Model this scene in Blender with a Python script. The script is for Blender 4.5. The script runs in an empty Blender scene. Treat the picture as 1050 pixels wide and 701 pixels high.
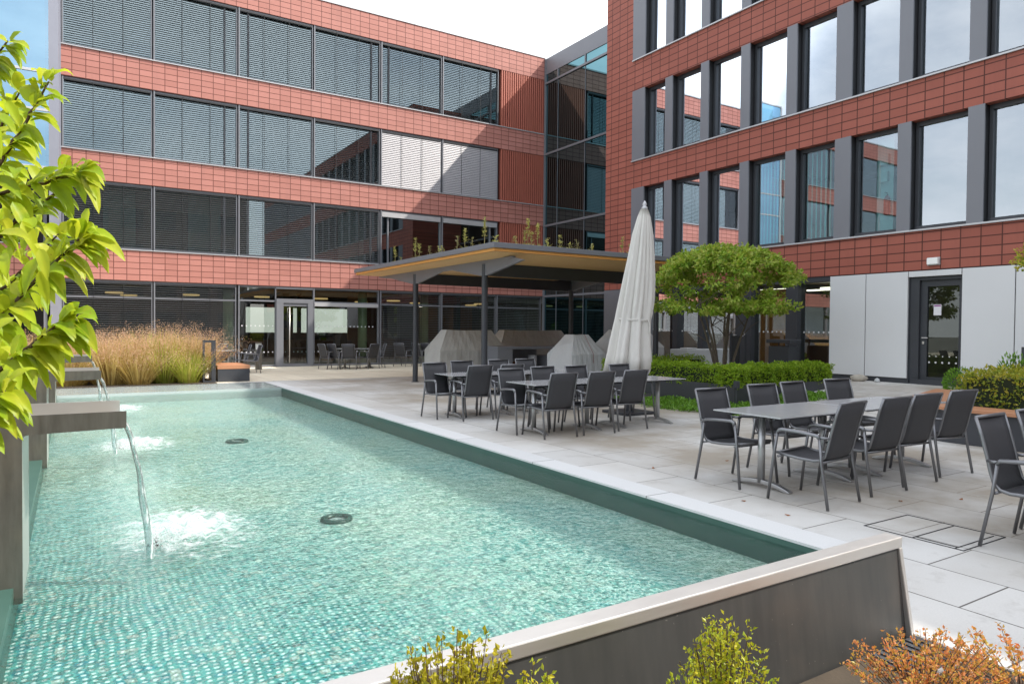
import bpy, math, random
from math import sin, cos, tan, pi, radians, sqrt, atan2
from mathutils import Vector, Matrix, Quaternion
random.seed(7)
sc = bpy.context.scene
COL = sc.collection

# ------------------------------------------------------------------ camera
F, YAW, PITCH, ROLL, EYE = 714.57, radians(32.230), radians(-1.1056), radians(0.4851), 1.55
fw = Vector((sin(YAW)*cos(PITCH), cos(YAW)*cos(PITCH), sin(PITCH)))
r0 = Vector((cos(YAW), -sin(YAW), 0)); u0 = r0.cross(fw)
rt = r0*cos(ROLL) + u0*sin(ROLL); up = -r0*sin(ROLL) + u0*cos(ROLL)
cd = bpy.data.cameras.new('camera'); cam = bpy.data.objects.new('camera', cd); COL.objects.link(cam)
cd.sensor_width = 36; cd.lens = F*36/1050; cd.clip_end = 2000; cd.clip_start = .05
M = Matrix((rt, up, -fw)).transposed().to_4x4(); M.translation = Vector((0, 0, EYE)); cam.matrix_world = M
sc.camera = cam

def at(px, py, ax, v):
    """a point of the photograph put on the plane ax = v (world metres)"""
    d = fw + rt*((px-525)/F) + up*((350.5-py)/F); i = 'xyz'.index(ax)
    c = Vector((0, 0, EYE)); return c + d*((v-c[i])/d[i])

# ------------------------------------------------------------------ helpers
def tag(o, label=None, cat=None, group=None, kind=None):
    if label: o['label'] = label
    if cat: o['category'] = cat
    if group: o['group'] = group
    if kind: o['kind'] = kind
    return o
def empty(name, loc=(0, 0, 0), rz=0, label=None, cat=None, group=None):
    o = bpy.data.objects.new(name, None); COL.objects.link(o); o.location = loc; o.rotation_euler = (0, 0, rz)
    o.empty_display_size = .2
    return tag(o, label, cat, group)
def copy_tree(o, parent=None):
    c = o.copy(); COL.objects.link(c); c.parent = parent
    for ch in list(o.children): copy_tree(ch, c)
    return c

class MB:
    def __init__(s): s.v = []; s.f = []
    def add(s, vs, fs):
        n = len(s.v); s.v += [tuple(p) for p in vs]; s.f += [tuple(i+n for i in f) for f in fs]
    def box(s, x0, x1, y0, y1, z0, z1):
        s.add([(x0,y0,z0),(x1,y0,z0),(x1,y1,z0),(x0,y1,z0),(x0,y0,z1),(x1,y0,z1),(x1,y1,z1),(x0,y1,z1)],
              [(0,3,2,1),(4,5,6,7),(0,1,5,4),(1,2,6,5),(2,3,7,6),(3,0,4,7)])
        return s
    def quad(s, a, b, c, d): s.add([a, b, c, d], [(0,1,2,3)]); return s
    def prism(s, poly, axis, a, b):
        """poly: 2D points; extruded along axis from a to b"""
        n = len(poly)
        def p3(p, t):
            return {'x': (t, p[0], p[1]), 'y': (p[0], t, p[1]), 'z': (p[0], p[1], t)}[axis]
        vs = [p3(p, a) for p in poly] + [p3(p, b) for p in poly]
        fs = [tuple(range(n))[::-1], tuple(range(n, 2*n))] + [(i, (i+1) % n, n+(i+1) % n, n+i) for i in range(n)]
        s.add(vs, fs); return s
    def tube(s, path, r, n=8, cap=True, flat=1.0, side=None):
        path = [Vector(p) for p in path]; rs = r if isinstance(r, (list, tuple)) else [r]*len(path)
        t0 = (path[1]-path[0]).normalized()
        a = Vector(side) if side else (Vector((0,0,1)) if abs(t0.z) < .9 else Vector((1,0,0)))
        nrm = (a - t0*a.dot(t0)).normalized(); rings = []; pt = t0
        for i, p in enumerate(path):
            if i == 0: t = t0
            elif i == len(path)-1: t = (path[i]-path[i-1]).normalized()
            else: t = ((path[i+1]-path[i]).normalized() + (path[i]-path[i-1]).normalized()).normalized()
            q = pt.rotation_difference(t); nrm = (q @ nrm); nrm = (nrm - t*nrm.dot(t)).normalized(); pt = t
            b = t.cross(nrm)
            rings.append([p + nrm*(rs[i]*cos(2*pi*k/n)) + b*(rs[i]*flat*sin(2*pi*k/n)) for k in range(n)])
        vs = [q for R in rings for q in R]; fs = []
        for i in range(len(path)-1):
            for k in range(n): fs.append((i*n+k, i*n+(k+1) % n, (i+1)*n+(k+1) % n, (i+1)*n+k))
        if cap: fs += [tuple(range(n))[::-1], tuple((len(path)-1)*n+k for k in range(n))]
        s.add(vs, fs); return s
    def lathe(s, prof, n=24, c=(0,0,0)):
        vs = [(c[0]+r*cos(2*pi*k/n), c[1]+r*sin(2*pi*k/n), c[2]+z) for r, z in prof for k in range(n)]
        fs = [(i*n+k, i*n+(k+1) % n, (i+1)*n+(k+1) % n, (i+1)*n+k) for i in range(len(prof)-1) for k in range(n)]
        fs += [tuple(range(n))[::-1], tuple((len(prof)-1)*n+k for k in range(n))]
        s.add(vs, fs); return s
    def build(s, name, mat, parent=None, smooth=False, bevel=0, loc=None):
        me = bpy.data.meshes.new(name); me.from_pydata(s.v, [], s.f); me.update()
        if smooth: me.polygons.foreach_set('use_smooth', [True]*len(me.polygons))
        o = bpy.data.objects.new(name, me); COL.objects.link(o); me.materials.append(mat)
        if parent: o.parent = parent
        if loc: o.location = loc
        if bevel:
            b = o.modifiers.new('bevel', 'BEVEL'); b.width = bevel; b.segments = 2; b.limit_method = 'ANGLE'
        return o

# ------------------------------------------------------------------ materials
MATS = {}
class NT:
    def __init__(s, name):
        s.m = bpy.data.materials.new(name); s.m.use_nodes = True; s.t = s.m.node_tree; s.n = s.t.nodes; s.n.clear()
        s.out = s.n.new('ShaderNodeOutputMaterial')
    def N(s, typ, **kw):
        n = s.n.new('ShaderNode'+typ)
        for k, v in kw.items():
            if k.startswith('i_'): n.inputs[k[2:].replace('_', ' ')].default_value = v
            else: setattr(n, k, v)
        return n
    def L(s, a, b): s.t.links.new(a, b)
    def mix(s, fac, a, b, blend='MIX'):
        n = s.n.new('ShaderNodeMix'); n.data_type = 'RGBA'; n.blend_type = blend
        for sock, v in ((n.inputs[0], fac), (n.inputs[6], a), (n.inputs[7], b)):
            if hasattr(v, 'links'): s.L(v, sock)
            else: sock.default_value = v if not isinstance(v, tuple) else (*v, 1)[:4]
        return n.outputs[2]
    def noise(s, vec, scale, detail=4, rough=.55):
        n = s.N('TexNoise'); n.inputs['Scale'].default_value = scale; n.inputs['Detail'].default_value = detail
        n.inputs['Roughness'].default_value = rough
        if vec is not None: s.L(vec, n.inputs['Vector'])
        return n.outputs['Fac']
    def ramp(s, fac, stops):
        n = s.N('ValToRGB'); e = n.color_ramp.elements
        while len(e) < len(stops): e.new(.5)
        for i, (p, c) in enumerate(stops): e[i].position = p; e[i].color = (*c, 1) if len(c) == 3 else c
        s.L(fac, n.inputs[0]); return n.outputs[0]
    def math(s, op, a, b=0., clamp=False):
        n = s.N('Math', operation=op, use_clamp=clamp)
        for i, v in enumerate((a, b)):
            if hasattr(v, 'links'): s.L(v, n.inputs[i])
            else: n.inputs[i].default_value = v
        return n.outputs[0]
    def pos(s): return s.N('NewGeometry').outputs['Position']
    def obj(s): return s.N('TexCoord').outputs['Object']
    def mapped(s, vec, scale=(1,1,1), rot=(0,0,0), loc=(0,0,0)):
        n = s.N('Mapping'); n.inputs['Scale'].default_value = scale; n.inputs['Rotation'].default_value = rot
        n.inputs['Location'].default_value = loc; s.L(vec, n.inputs['Vector']); return n.outputs[0]
    def bump(s, h, strength=.3, dist=.01):
        n = s.N('Bump'); n.inputs['Strength'].default_value = strength; n.inputs['Distance'].default_value = dist
        s.L(h, n.inputs['Height']); return n.outputs[0]
    def pbr(s, col, rough=.6, metal=0, normal=None, spec=.5, **kw):
        p = s.N('BsdfPrincipled')
        for k, v in (('Base Color', col), ('Roughness', rough), ('Metallic', metal), ('Specular IOR Level', spec)):
            if hasattr(v, 'links'): s.L(v, p.inputs[k])
            else: p.inputs[k].default_value = (*v, 1)[:4] if isinstance(v, tuple) else v
        for k, v in kw.items(): p.inputs[k.replace('_', ' ')].default_value = v
        if normal is not None: s.L(normal, p.inputs['Normal'])
        s.L(p.outputs[0], s.out.inputs[0]); return p
    def done(s): return s.m

def plain(name, col, rough=.6, metal=0, var=.12, scale=3, bump=0, spec=.5):
    t = NT(name); P = t.pos(); n = t.noise(P, scale, 5)
    c = t.mix(n, tuple(k*(1-var) for k in col), tuple(min(1, k*(1+var)) for k in col))
    r = t.math('ADD', t.math('MULTIPLY', t.noise(P, scale*4, 3), .15), rough-.07)
    nm = t.bump(t.noise(P, 60, 3), bump, .004) if bump else None
    t.pbr(c, r, metal, nm, spec); return t.done()

def tile_mat(name, axis, c1, c2, mortar, z0):
    t = NT(name); P = t.pos(); sp = t.N('SeparateXYZ'); t.L(P, sp.inputs[0]); cb = t.N('CombineXYZ')
    t.L(sp.outputs[axis], cb.inputs[0]); t.L(t.math('SUBTRACT', sp.outputs[2], z0), cb.inputs[1])
    b = t.N('TexBrick'); b.offset = 0; b.squash = 1; t.L(cb.outputs[0], b.inputs['Vector'])
    b.inputs['Scale'].default_value = 1; b.inputs['Brick Width'].default_value = .395; b.inputs['Row Height'].default_value = .208
    b.inputs['Mortar Size'].default_value = .0125; b.inputs['Mortar Smooth'].default_value = .1; b.inputs['Bias'].default_value = 0
    b.inputs['Color1'].default_value = (*c1, 1); b.inputs['Color2'].default_value = (*c2, 1); b.inputs['Mortar'].default_value = (*mortar, 1)
    col = t.mix(t.math('MULTIPLY', t.noise(P, 1.1, 5), .35), b.outputs['Color'], tuple(k*.72 for k in c1))
    streak = t.noise(t.mapped(P, (3, 3, .25)), 2.2, 5)
    col = t.mix(t.ramp(streak, [(.52, (0,0,0)), (.75, (.22,.22,.22))]), col, (c1[0]*.55, c1[1]*.6, c1[2]*.65))
    inv = t.math('SUBTRACT', 1, b.outputs['Fac'])
    t.pbr(col, .62, 0, t.bump(inv, .6, .012), .35); return t.done()

def glass_mat(name, tint, refl, gloss_tint=(.95, .98, 1), rough=0.0, wob=.0):
    t = NT(name); lw = t.N('LayerWeight'); lw.inputs[0].default_value = .35
    fac = t.math('ADD', t.math('MULTIPLY', lw.outputs['Fresnel'], .75), refl, True)
    tr = t.N('BsdfTransparent'); tr.inputs[0].default_value = (*tint, 1)
    g = t.N('BsdfGlossy'); g.inputs['Color'].default_value = (*gloss_tint, 1); g.inputs['Roughness'].default_value = rough
    if wob: t.L(t.bump(t.noise(t.pos(), .9, 2), wob, .05), g.inputs['Normal'])
    mx = t.N('MixShader'); t.L(fac, mx.inputs[0]); t.L(tr.outputs[0], mx.inputs[1]); t.L(g.outputs[0], mx.inputs[2])
    t.L(mx.outputs[0], t.out.inputs[0]); return t.done()

def leaf_mat(name, cols, trans=.35, rough=.45, vein=False):
    t = NT(name); g = t.N('NewGeometry'); rnd = g.outputs['Random Per Island']
    n = len(cols); c = t.ramp(rnd, [(i/(n-1), cols[i]) for i in range(n)])
    c = t.mix(t.ramp(t.noise(g.outputs['Position'], 14 if vein else 4, 3), [(.35, (0,0,0)), (.7, (.35,.35,.35))]), c, tuple(k*.6 for k in cols[0]))
    if vein:
        c = t.mix(t.ramp(t.noise(g.outputs['Position'], 28, 4), [(.5, (0,0,0)), (.68, (.6,.6,.6))]), c, (.62, .60, .04))
        c = t.mix(t.ramp(t.noise(g.outputs['Position'], 60, 2), [(.70, (0,0,0)), (.76, (.8,.8,.8))]), c, (.30, .16, .05))
    p = t.N('BsdfPrincipled'); t.L(c, p.inputs['Base Color']); p.inputs['Roughness'].default_value = rough
    p.inputs['Specular IOR Level'].default_value = .35
    tl = t.N('BsdfTranslucent'); t.L(t.mix(.5, c, (cols[-1][0], cols[-1][1], cols[-1][2]*.5)), tl.inputs[0])
    mx = t.N('MixShader'); mx.inputs[0].default_value = trans; t.L(p.outputs[0], mx.inputs[1]); t.L(tl.outputs[0], mx.inputs[2])
    t.L(mx.outputs[0], t.out.inputs[0]); return t.done()

def emit(name, col, s):
    t = NT(name); e = t.N('Emission'); e.inputs[0].default_value = (*col, 1); e.inputs[1].default_value = s
    t.L(e.outputs[0], t.out.inputs[0]); return t.done()

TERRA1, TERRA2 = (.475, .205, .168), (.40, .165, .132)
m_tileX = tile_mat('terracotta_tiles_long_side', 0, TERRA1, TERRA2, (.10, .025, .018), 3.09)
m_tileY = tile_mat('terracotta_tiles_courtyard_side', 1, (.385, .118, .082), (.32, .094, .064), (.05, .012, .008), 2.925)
m_rib = plain('terracotta_rib', (.40, .12, .08), .6)
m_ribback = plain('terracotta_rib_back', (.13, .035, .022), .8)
m_grey = plain('grey_metal', (.19, .195, .215), .45, .2, .06, 1.5)
m_greyL = plain('light_grey_metal', (.5, .5, .51), .4, .4, .08)
m_dark = plain('anthracite_metal', (.045, .048, .056), .45, .1, .15)
m_darker = plain('dark_reveal', (.02, .021, .024), .6)
m_white = plain('white_panel', (.66, .665, .67), .5, 0, .05, 1)
m_inside = plain('interior_dark', (.07, .062, .055), .9)
m_inceil = plain('interior_ceiling', (.22, .22, .22), .9)
m_amber = plain('amber_curtain', (.45, .2, .05), .9, 0, .5, 2)
m_brownin = plain('interior_brown_wood', (.16, .07, .035), .7, 0, .3, 2)
m_slat = plain('blind_slat', (.28, .30, .315), .45, .35, .05)
m_silver = plain('silver_blind', (.37, .36, .375), .5, .15, .06)
m_steel = None
m_glassL = glass_mat('window_glass_blue', (.35, .44, .46), .24, (.80, .95, 1))
m_glassG = glass_mat('ground_floor_glass', (.62, .74, .66), .12)
m_glassR = glass_mat('courtyard_window_glass', (.48, .74, .74), .30, (.84, .90, .97), 0, .012)
m_glassRG = glass_mat('lobby_glass', (.6, .68, .62), .16)
m_glassK = glass_mat('link_glass', (.22, .27, .26), .22, (.13, .25, .28))
m_glassB = glass_mat('blue_reflective_glass', (.15, .35, .5), .42, (.50, .74, .92))
m_vblind = plain('vertical_blind_teal', (.26, .66, .62), .8, 0, .1)
m_vblindw = plain('vertical_blind_pale', (.62, .68, .68), .8, 0, .1)

def steel(name, base=(.50, .50, .49), rough=.3, sc=(1, 1, 1), metal=.9):
    t = NT(name); P = t.pos()
    n = t.noise(t.mapped(P, sc), 9, 4); st = t.noise(P, 1.6, 5)
    c = t.mix(st, tuple(k*.8 for k in base), tuple(k*1.12 for k in base))
    r = t.math('ADD', t.math('MULTIPLY', n, .22), rough-.08)
    t.pbr(c, r, metal, t.bump(n, .08, .002)); return t.done()
m_steel = steel('brushed_stainless', (.68, .655, .62), .34, (1, 14, 14), .8)
m_steelv = steel('weathered_stainless', (.17, .155, .13), .38, (14, 14, 1), .7)
t = NT('weathered_spout_steel'); P = t.pos(); n = t.noise(t.mapped(P, (5, 5, .7)), 4, 6, .65)
c = t.mix(n, (.10, .09, .075), (.27, .25, .215)); c = t.mix(t.ramp(t.noise(P, 2.3, 5), [(.5, (0,0,0)), (.75, (.5,.5,.5))]), c, (.30, .26, .19))
c = t.mix(t.ramp(t.noise(P, 7, 5, .7), [(.70, (0,0,0)), (.76, (.7,.7,.7))]), c, (.42, .13, .04))
t.pbr(c, t.math('ADD', t.math('MULTIPLY', n, .3), .22), .7, t.bump(n, .1, .003)); m_steelv = t.done()
m_alu = steel('satin_aluminium', (.24, .24, .25), .42, (6, 6, 1))
t = NT('dark_wall_plate'); P = t.pos(); n = t.noise(t.mapped(P, (6, 6, .5)), 3, 6); s2 = t.noise(P, 2.2, 6)
c = t.mix(n, (.040, .042, .042), (.085, .083, .078)); c = t.mix(t.ramp(s2, [(.5, (0,0,0)), (.8, (.5,.5,.5))]), c, (.12, .10, .085))
spk = t.ramp(t.noise(P, 70, 2), [(.74, (0,0,0)), (.78, (.7,.7,.7))]); c = t.mix(spk, c, (.3, .28, .25))
t.pbr(c, .42, .3, t.bump(s2, .1, .003)); m_plate = t.done()

# paving
def pave(name, base, stain, w=.6, h=.95, strong=1.0, mort=(.06,.055,.05)):
    t = NT(name); P = t.pos(); sp = t.N('SeparateXYZ'); t.L(P, sp.inputs[0]); cb = t.N('CombineXYZ')
    t.L(t.math('SUBTRACT', sp.outputs[1], .05), cb.inputs[0]); t.L(t.math('SUBTRACT', sp.outputs[0], 3.63-.005), cb.inputs[1])
    b = t.N('TexBrick'); b.offset = .5; t.L(cb.outputs[0], b.inputs['Vector']); b.inputs['Scale'].default_value = 1
    b.inputs['Brick Width'].default_value = h; b.inputs['Row Height'].default_value = w
    b.inputs['Mortar Size'].default_value = .0065; b.inputs['Mortar Smooth'].default_value = .3
    b.inputs['Color1'].default_value = (*base, 1); b.inputs['Color2'].default_value = (*[k*.86 for k in base], 1)
    b.inputs['Mortar'].default_value = (*mort, 1)
    n1 = t.noise(P, .55, 6, .6); n2 = t.noise(P, 3.2, 6, .65); n3 = t.noise(P, 90, 3, .7)
    xs = t.N('MapRange'); t.L(sp.outputs[0], xs.inputs[0]); xs.inputs[1].default_value = 4.6; xs.inputs[2].default_value = 6.2
    xs.inputs[3].default_value = .15; xs.inputs[4].default_value = 1
    st = t.math('MULTIPLY', t.ramp(n1, [(.36, (0,0,0)), (.60, (1,1,1))]), xs.outputs[0])
    c = t.mix(t.math('MULTIPLY', st, .75*strong), b.outputs['Color'], stain)
    c = t.mix(t.ramp(n2, [(.55, (0,0,0)), (.75, (.30*strong,)*3)]), c, tuple(k*.62 for k in stain))
    c = t.mix(t.ramp(n3, [(.3, (0,0,0)), (.7, (.28,)*3)]), c, tuple(k*.6 for k in base))
    hh = t.math('ADD', t.math('MULTIPLY', t.math('SUBTRACT', 1, b.outputs['Fac']), 1.), t.math('MULTIPLY', n3, .25))
    t.pbr(c, .72, 0, t.bump(hh, .35, .006), .4); return t.done()
m_pave = pave('concrete_slabs', (.645, .635, .61), (.31, .262, .20), strong=1.25)
m_cope = pave('coping_slabs', (.68, .68, .67), (.50, .48, .44), w=4, h=1.9, strong=.35)
m_beige = pave('beige_paving_sunlit', (.84, .76, .60), (.52, .44, .31), strong=.6, mort=(.3,.26,.2))  # beige slabs, colour lightened to stand in for sunlight on this strip
m_soil = plain('soil', (.06, .045, .03), .95, 0, .4, 8, .5)
m_gland = plain('far_ground', (.18, .18, .16), .9, 0, .3, .2)
m_rim = plain('wet_overflow_stone', (.42, .47, .46), .12, 0, .12, .8)

# ------------------------------------------------------------------ world and sun
SUN = Vector((1, -.6, 1.14)).normalized(); EL = math.asin(SUN.z); AZ = atan2(SUN.x, SUN.y)
w = bpy.data.worlds.new('World'); sc.world = w; w.use_nodes = True; nt = w.node_tree; nt.nodes.clear()
out = nt.nodes.new('ShaderNodeOutputWorld'); bg = nt.nodes.new('ShaderNodeBackground'); sky = nt.nodes.new('ShaderNodeTexSky')
sky.sky_type = 'NISHITA'; sky.sun_disc = False; sky.sun_elevation = EL; sky.sun_rotation = AZ; sky.air_density = 1.3; sky.dust_density = 2
tc = nt.nodes.new('ShaderNodeTexCoord'); mp = nt.nodes.new('ShaderNodeMapping'); mp.inputs['Scale'].default_value = (1, 1, 2.2)
nz = nt.nodes.new('ShaderNodeTexNoise'); nz.inputs['Scale'].default_value = 1.7; nz.inputs['Detail'].default_value = 8; nz.inputs['Roughness'].default_value = .6
cr = nt.nodes.new('ShaderNodeValToRGB'); cr.color_ramp.elements[0].position = .36; cr.color_ramp.elements[1].position = .6
cr.color_ramp.elements[0].color = (.12,.12,.12,1); cr.color_ramp.elements[1].color = (.95,.95,.95,1)
mx = nt.nodes.new('ShaderNodeMix'); mx.data_type = 'RGBA'; mx.inputs[7].default_value = (9.0, 9.3, 9.7, 1)
for a, b in ((tc.outputs['Generated'], mp.inputs[0]), (mp.outputs[0], nz.inputs['Vector']), (nz.outputs['Fac'], cr.inputs[0]),
             (cr.outputs[0], mx.inputs[0]), (sky.outputs[0], mx.inputs[6]), (mx.outputs[2], bg.inputs[0]), (bg.outputs[0], out.inputs[0])):
    nt.links.new(a, b)
bg.inputs[1].default_value = .13
sl = bpy.data.lights.new('sun', 'SUN'); sl.energy = 3.6; sl.angle = radians(.6); sl.color = (1, .94, .85)
so = bpy.data.objects.new('sun', sl); COL.objects.link(so); so.rotation_euler = SUN.to_track_quat('Z', 'Y').to_euler(); so.location = (20, -10, 30)
vs = sc.view_settings; vs.view_transform = 'Standard'; vs.look = 'None'; vs.gamma = 1; vs.use_curve_mapping = False; vs.exposure = 0.88

# ------------------------------------------------------------------ ground
def sm(t): t = max(0, min(1, t)); return t*t*(3-2*t)
def gz(x, y): return .38*max(0, min(1, (x-11)/4))*(1-sm((y-15)/4))
def grid_obj(name, mat, xs, ys, dz=0, **kw):
    b = MB(); nx, ny = len(xs), len(ys)
    vs = [(x, y, gz(x, y)+dz) for y in ys for x in xs]
    fs = [(j*nx+i, j*nx+i+1, (j+1)*nx+i+1, (j+1)*nx+i) for j in range(ny-1) for i in range(nx-1)]
    b.add(vs, fs); o = b.build(name, mat); tag(o, kind='structure', **kw); return o
def rng(a, b, n): return [a+(b-a)*i/n for i in range(n+1)]
b = MB(); b.quad((-300,-300,-.75), (300,-300,-.75), (300,400,-.75), (-300,400,-.75)); tag(b.build('ground', m_gland), kind='structure')
b = MB()
def patio_rect(x0, x1, y0, y1, nx=1, ny=1):
    xs, ys = rng(x0, x1, nx), rng(y0, y1, ny); n = len(xs)
    b.add([(x, y, gz(x, y)) for y in ys for x in xs], [(j*n+i, j*n+i+1, (j+1)*n+i+1, (j+1)*n+i) for j in range(ny) for i in range(nx)])
patio_rect(3.66, 4.83, -20, 2.95); patio_rect(4.83, 30, -20, 27.5, 60, 60); patio_rect(-30, 4.83, 20.1, 27.5)
tag(b.build('patio', m_pave), kind='structure')
b = MB(); b.quad((4.52, 2.951, .0), (4.83, 2.951, .0), (4.83, 18.2, .0), (4.52, 18.2, .0)); b.box(4.52, 4.83, 2.95, 18.2, -.02, -.001)
b.quad((4.52,18.2,0),(4.83,18.2,0),(4.83,20.1,0),(4.52,20.1,0))
tag(b.build('pool_coping', m_cope), kind='structure')
b = MB(); b.quad((-30, 20.35, .004), (18.9, 20.35, .004), (18.9, 27.5, .004), (-30, 27.5, .004)); tag(b.build('paved_path', m_beige), kind='structure')
b = MB(); b.quad((-30, -20, -.01), (3.66, -20, -.01), (3.66, 1.90, -.01), (-30, 1.90, -.01)); b.quad((-30, 1.9, -.01), (-.46, 1.9, -.01), (-.46, 20.1, -.01), (-30, 20.1, -.01))
tag(b.build('planting_bed', m_soil), kind='structure')

# ------------------------------------------------------------------ pool
t = NT('pool_mosaic_painted_light'); P = t.pos()
wob = t.N('TexNoise'); wob.inputs['Scale'].default_value = 5; wob.inputs['Detail'].default_value = 2; t.L(P, wob.inputs['Vector'])
va = t.N('VectorMath', operation='SUBTRACT'); t.L(wob.outputs['Color'], va.inputs[0]); va.inputs[1].default_value = (.5,.5,.5)
vm = t.N('VectorMath', operation='SCALE'); t.L(va.outputs[0], vm.inputs[0]); vm.inputs[3].default_value = .028
wo2 = t.N('TexNoise'); wo2.inputs['Scale'].default_value = 1.6; wo2.inputs['Detail'].default_value = 1; t.L(P, wo2.inputs['Vector'])
vb = t.N('VectorMath', operation='SUBTRACT'); t.L(wo2.outputs['Color'], vb.inputs[0]); vb.inputs[1].default_value = (.5,.5,.5)
vc = t.N('VectorMath', operation='SCALE'); t.L(vb.outputs[0], vc.inputs[0]); vc.inputs[3].default_value = .16
vd = t.N('VectorMath', operation='ADD'); t.L(vc.outputs[0], vd.inputs[0]); t.L(vm.outputs[0], vd.inputs[1])
vv = t.N('VectorMath', operation='ADD'); t.L(P, vv.inputs[0]); t.L(vd.outputs[0], vv.inputs[1])
W = vv.outputs[0]
vo = t.N('TexVoronoi', feature='F1', voronoi_dimensions='2D'); vo.inputs['Randomness'].default_value = .12; vo.inputs['Scale'].default_value = 21
sp = t.N('SeparateXYZ'); t.L(W, sp.inputs[0]); cb = t.N('CombineXYZ'); t.L(sp.outputs[0], cb.inputs[0]); t.L(sp.outputs[1], cb.inputs[1]); cb.inputs[2].default_value = .03
t.L(cb.outputs[0], vo.inputs['Vector'])
base = t.mix(t.noise(P, .45, 3), (.045, .27, .25), (.10, .36, .325))
cells = t.N('SeparateColor'); t.L(vo.outputs['Color'], cells.inputs[0])
base = t.mix(t.ramp(cells.outputs[0], [(0, (0,0,0)), (.3, (.05,.05,.05)), (.75, (.3,.3,.3)), (1, (.9,.9,.9))]), base, (.015, .22, .27))
base = t.mix(t.ramp(cells.outputs[1], [(.93, (0,0,0)), (.96, (.5,.5,.5))]), base, (.60, .50, .42))
dot = t.ramp(vo.outputs['Distance'], [(.0, (1,1,1)), (.20, (.9,.9,.9)), (.32, (0,0,0))])
sky_fade = t.N('MapRange'); spy = t.N('SeparateXYZ'); t.L(P, spy.inputs[0]); t.L(t.math('ADD', t.math('ADD', spy.outputs[1], t.math('MULTIPLY', spy.outputs[0], 1.5)), t.math('MULTIPLY', t.noise(P, 1.2, 4), 3.0)), sky_fade.inputs[0])
sky_fade.inputs[1].default_value = 6.4; sky_fade.inputs[2].default_value = 11.5; sky_fade.inputs[3].default_value = .0; sky_fade.inputs[4].default_value = 1
far = sky_fade.outputs[0]; inv = t.math('SUBTRACT', 1, far)
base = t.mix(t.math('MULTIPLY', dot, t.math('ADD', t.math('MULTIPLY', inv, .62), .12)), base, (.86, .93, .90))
caustic_noise = t.N('TexNoise'); caustic_noise.inputs['Scale'].default_value = 15; caustic_noise.inputs['Detail'].default_value = 5; caustic_noise.inputs['Roughness'].default_value = .75; caustic_noise.inputs['Distortion'].default_value = 1.6; t.L(W, caustic_noise.inputs['Vector'])
fl = t.ramp(caustic_noise.outputs['Fac'], [(.44, (0,0,0)), (.56, (1,1,1))])  # white speckle painted into the floor colour for caustic sparkle
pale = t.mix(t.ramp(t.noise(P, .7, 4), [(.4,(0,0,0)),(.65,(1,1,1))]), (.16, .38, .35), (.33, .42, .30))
base = t.mix(t.math('MULTIPLY', far, .75), base, pale)  # floor pales rightward and far: sky reflection painted into the tile colour
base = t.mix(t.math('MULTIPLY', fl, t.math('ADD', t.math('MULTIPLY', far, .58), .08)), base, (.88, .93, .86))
t.pbr(base, .35); m_mosaic = t.done()
t = NT('pool_wall_slate'); P = t.pos(); t.pbr(t.mix(t.noise(P, 3, 5), (.025, .075, .062), (.06, .125, .10)), .35); m_pwall = t.done()
t = NT('pool_water'); P = t.pos()
n1 = t.noise(t.mapped(P, (1, 1.0, 1)), 9, 3, .55); n2 = t.noise(P, 26, 3, .6)
h = t.math('ADD', n1, t.math('MULTIPLY', n2, .5))
nm = t.bump(h, .75, .05)
fr = t.N('Fresnel'); fr.inputs[0].default_value = 1.33; t.L(nm, fr.inputs['Normal'])
tr = t.N('BsdfTransparent'); tr.inputs[0].default_value = (.85, .94, .92, 1)
g = t.N('BsdfGlossy'); g.inputs['Roughness'].default_value = .03; t.L(nm, g.inputs['Normal']); g.inputs['Color'].default_value = (1,1,1,1)
mxs = t.N('MixShader'); t.L(t.math('MULTIPLY', fr.outputs[0], .95), mxs.inputs[0]); t.L(tr.outputs[0], mxs.inputs[1]); t.L(g.outputs[0], mxs.inputs[2])
t.L(mxs.outputs[0], t.out.inputs[0]); m_water = t.done()

PL, PR, PN, PF, WZ, PZ = -.30, 4.52, 2.07, 18.2, -.065, -.24
XC, YC = 3.66, 2.95   # the slabs cover this corner of the basin
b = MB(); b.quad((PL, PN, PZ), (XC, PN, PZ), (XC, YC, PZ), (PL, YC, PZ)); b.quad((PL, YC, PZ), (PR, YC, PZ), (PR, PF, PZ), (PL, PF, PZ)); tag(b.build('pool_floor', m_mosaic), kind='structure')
b = MB()
b.box(PR, PR+.2, YC, PF, -.5, -.021); b.box(XC, PR+.2, YC-.2, YC-.001, -.5, -.005); b.box(XC, XC+.1, PN, YC-.201, -.5, -.005); b.box(PL-.16, PL, PN, PF, -.5, .0); b.box(PL, XC, PN-.02, PN, -.5, -.04)
tag(b.build('pool_wall', m_pwall), kind='structure')
b = MB(); b.quad((PL, PN, WZ), (XC, PN, WZ), (XC, YC, WZ), (PL, YC, WZ)); b.quad((PL, YC, WZ), (PR, YC, WZ), (PR, PF, WZ), (PL, PF, WZ)); tag(b.build('water', m_water), kind='structure')
b = MB(); b.box(PL-.3, 4.52, PF, 20.12, -.5, -.004); tag(b.build('pool_rim', m_rim), kind='structure')

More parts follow.
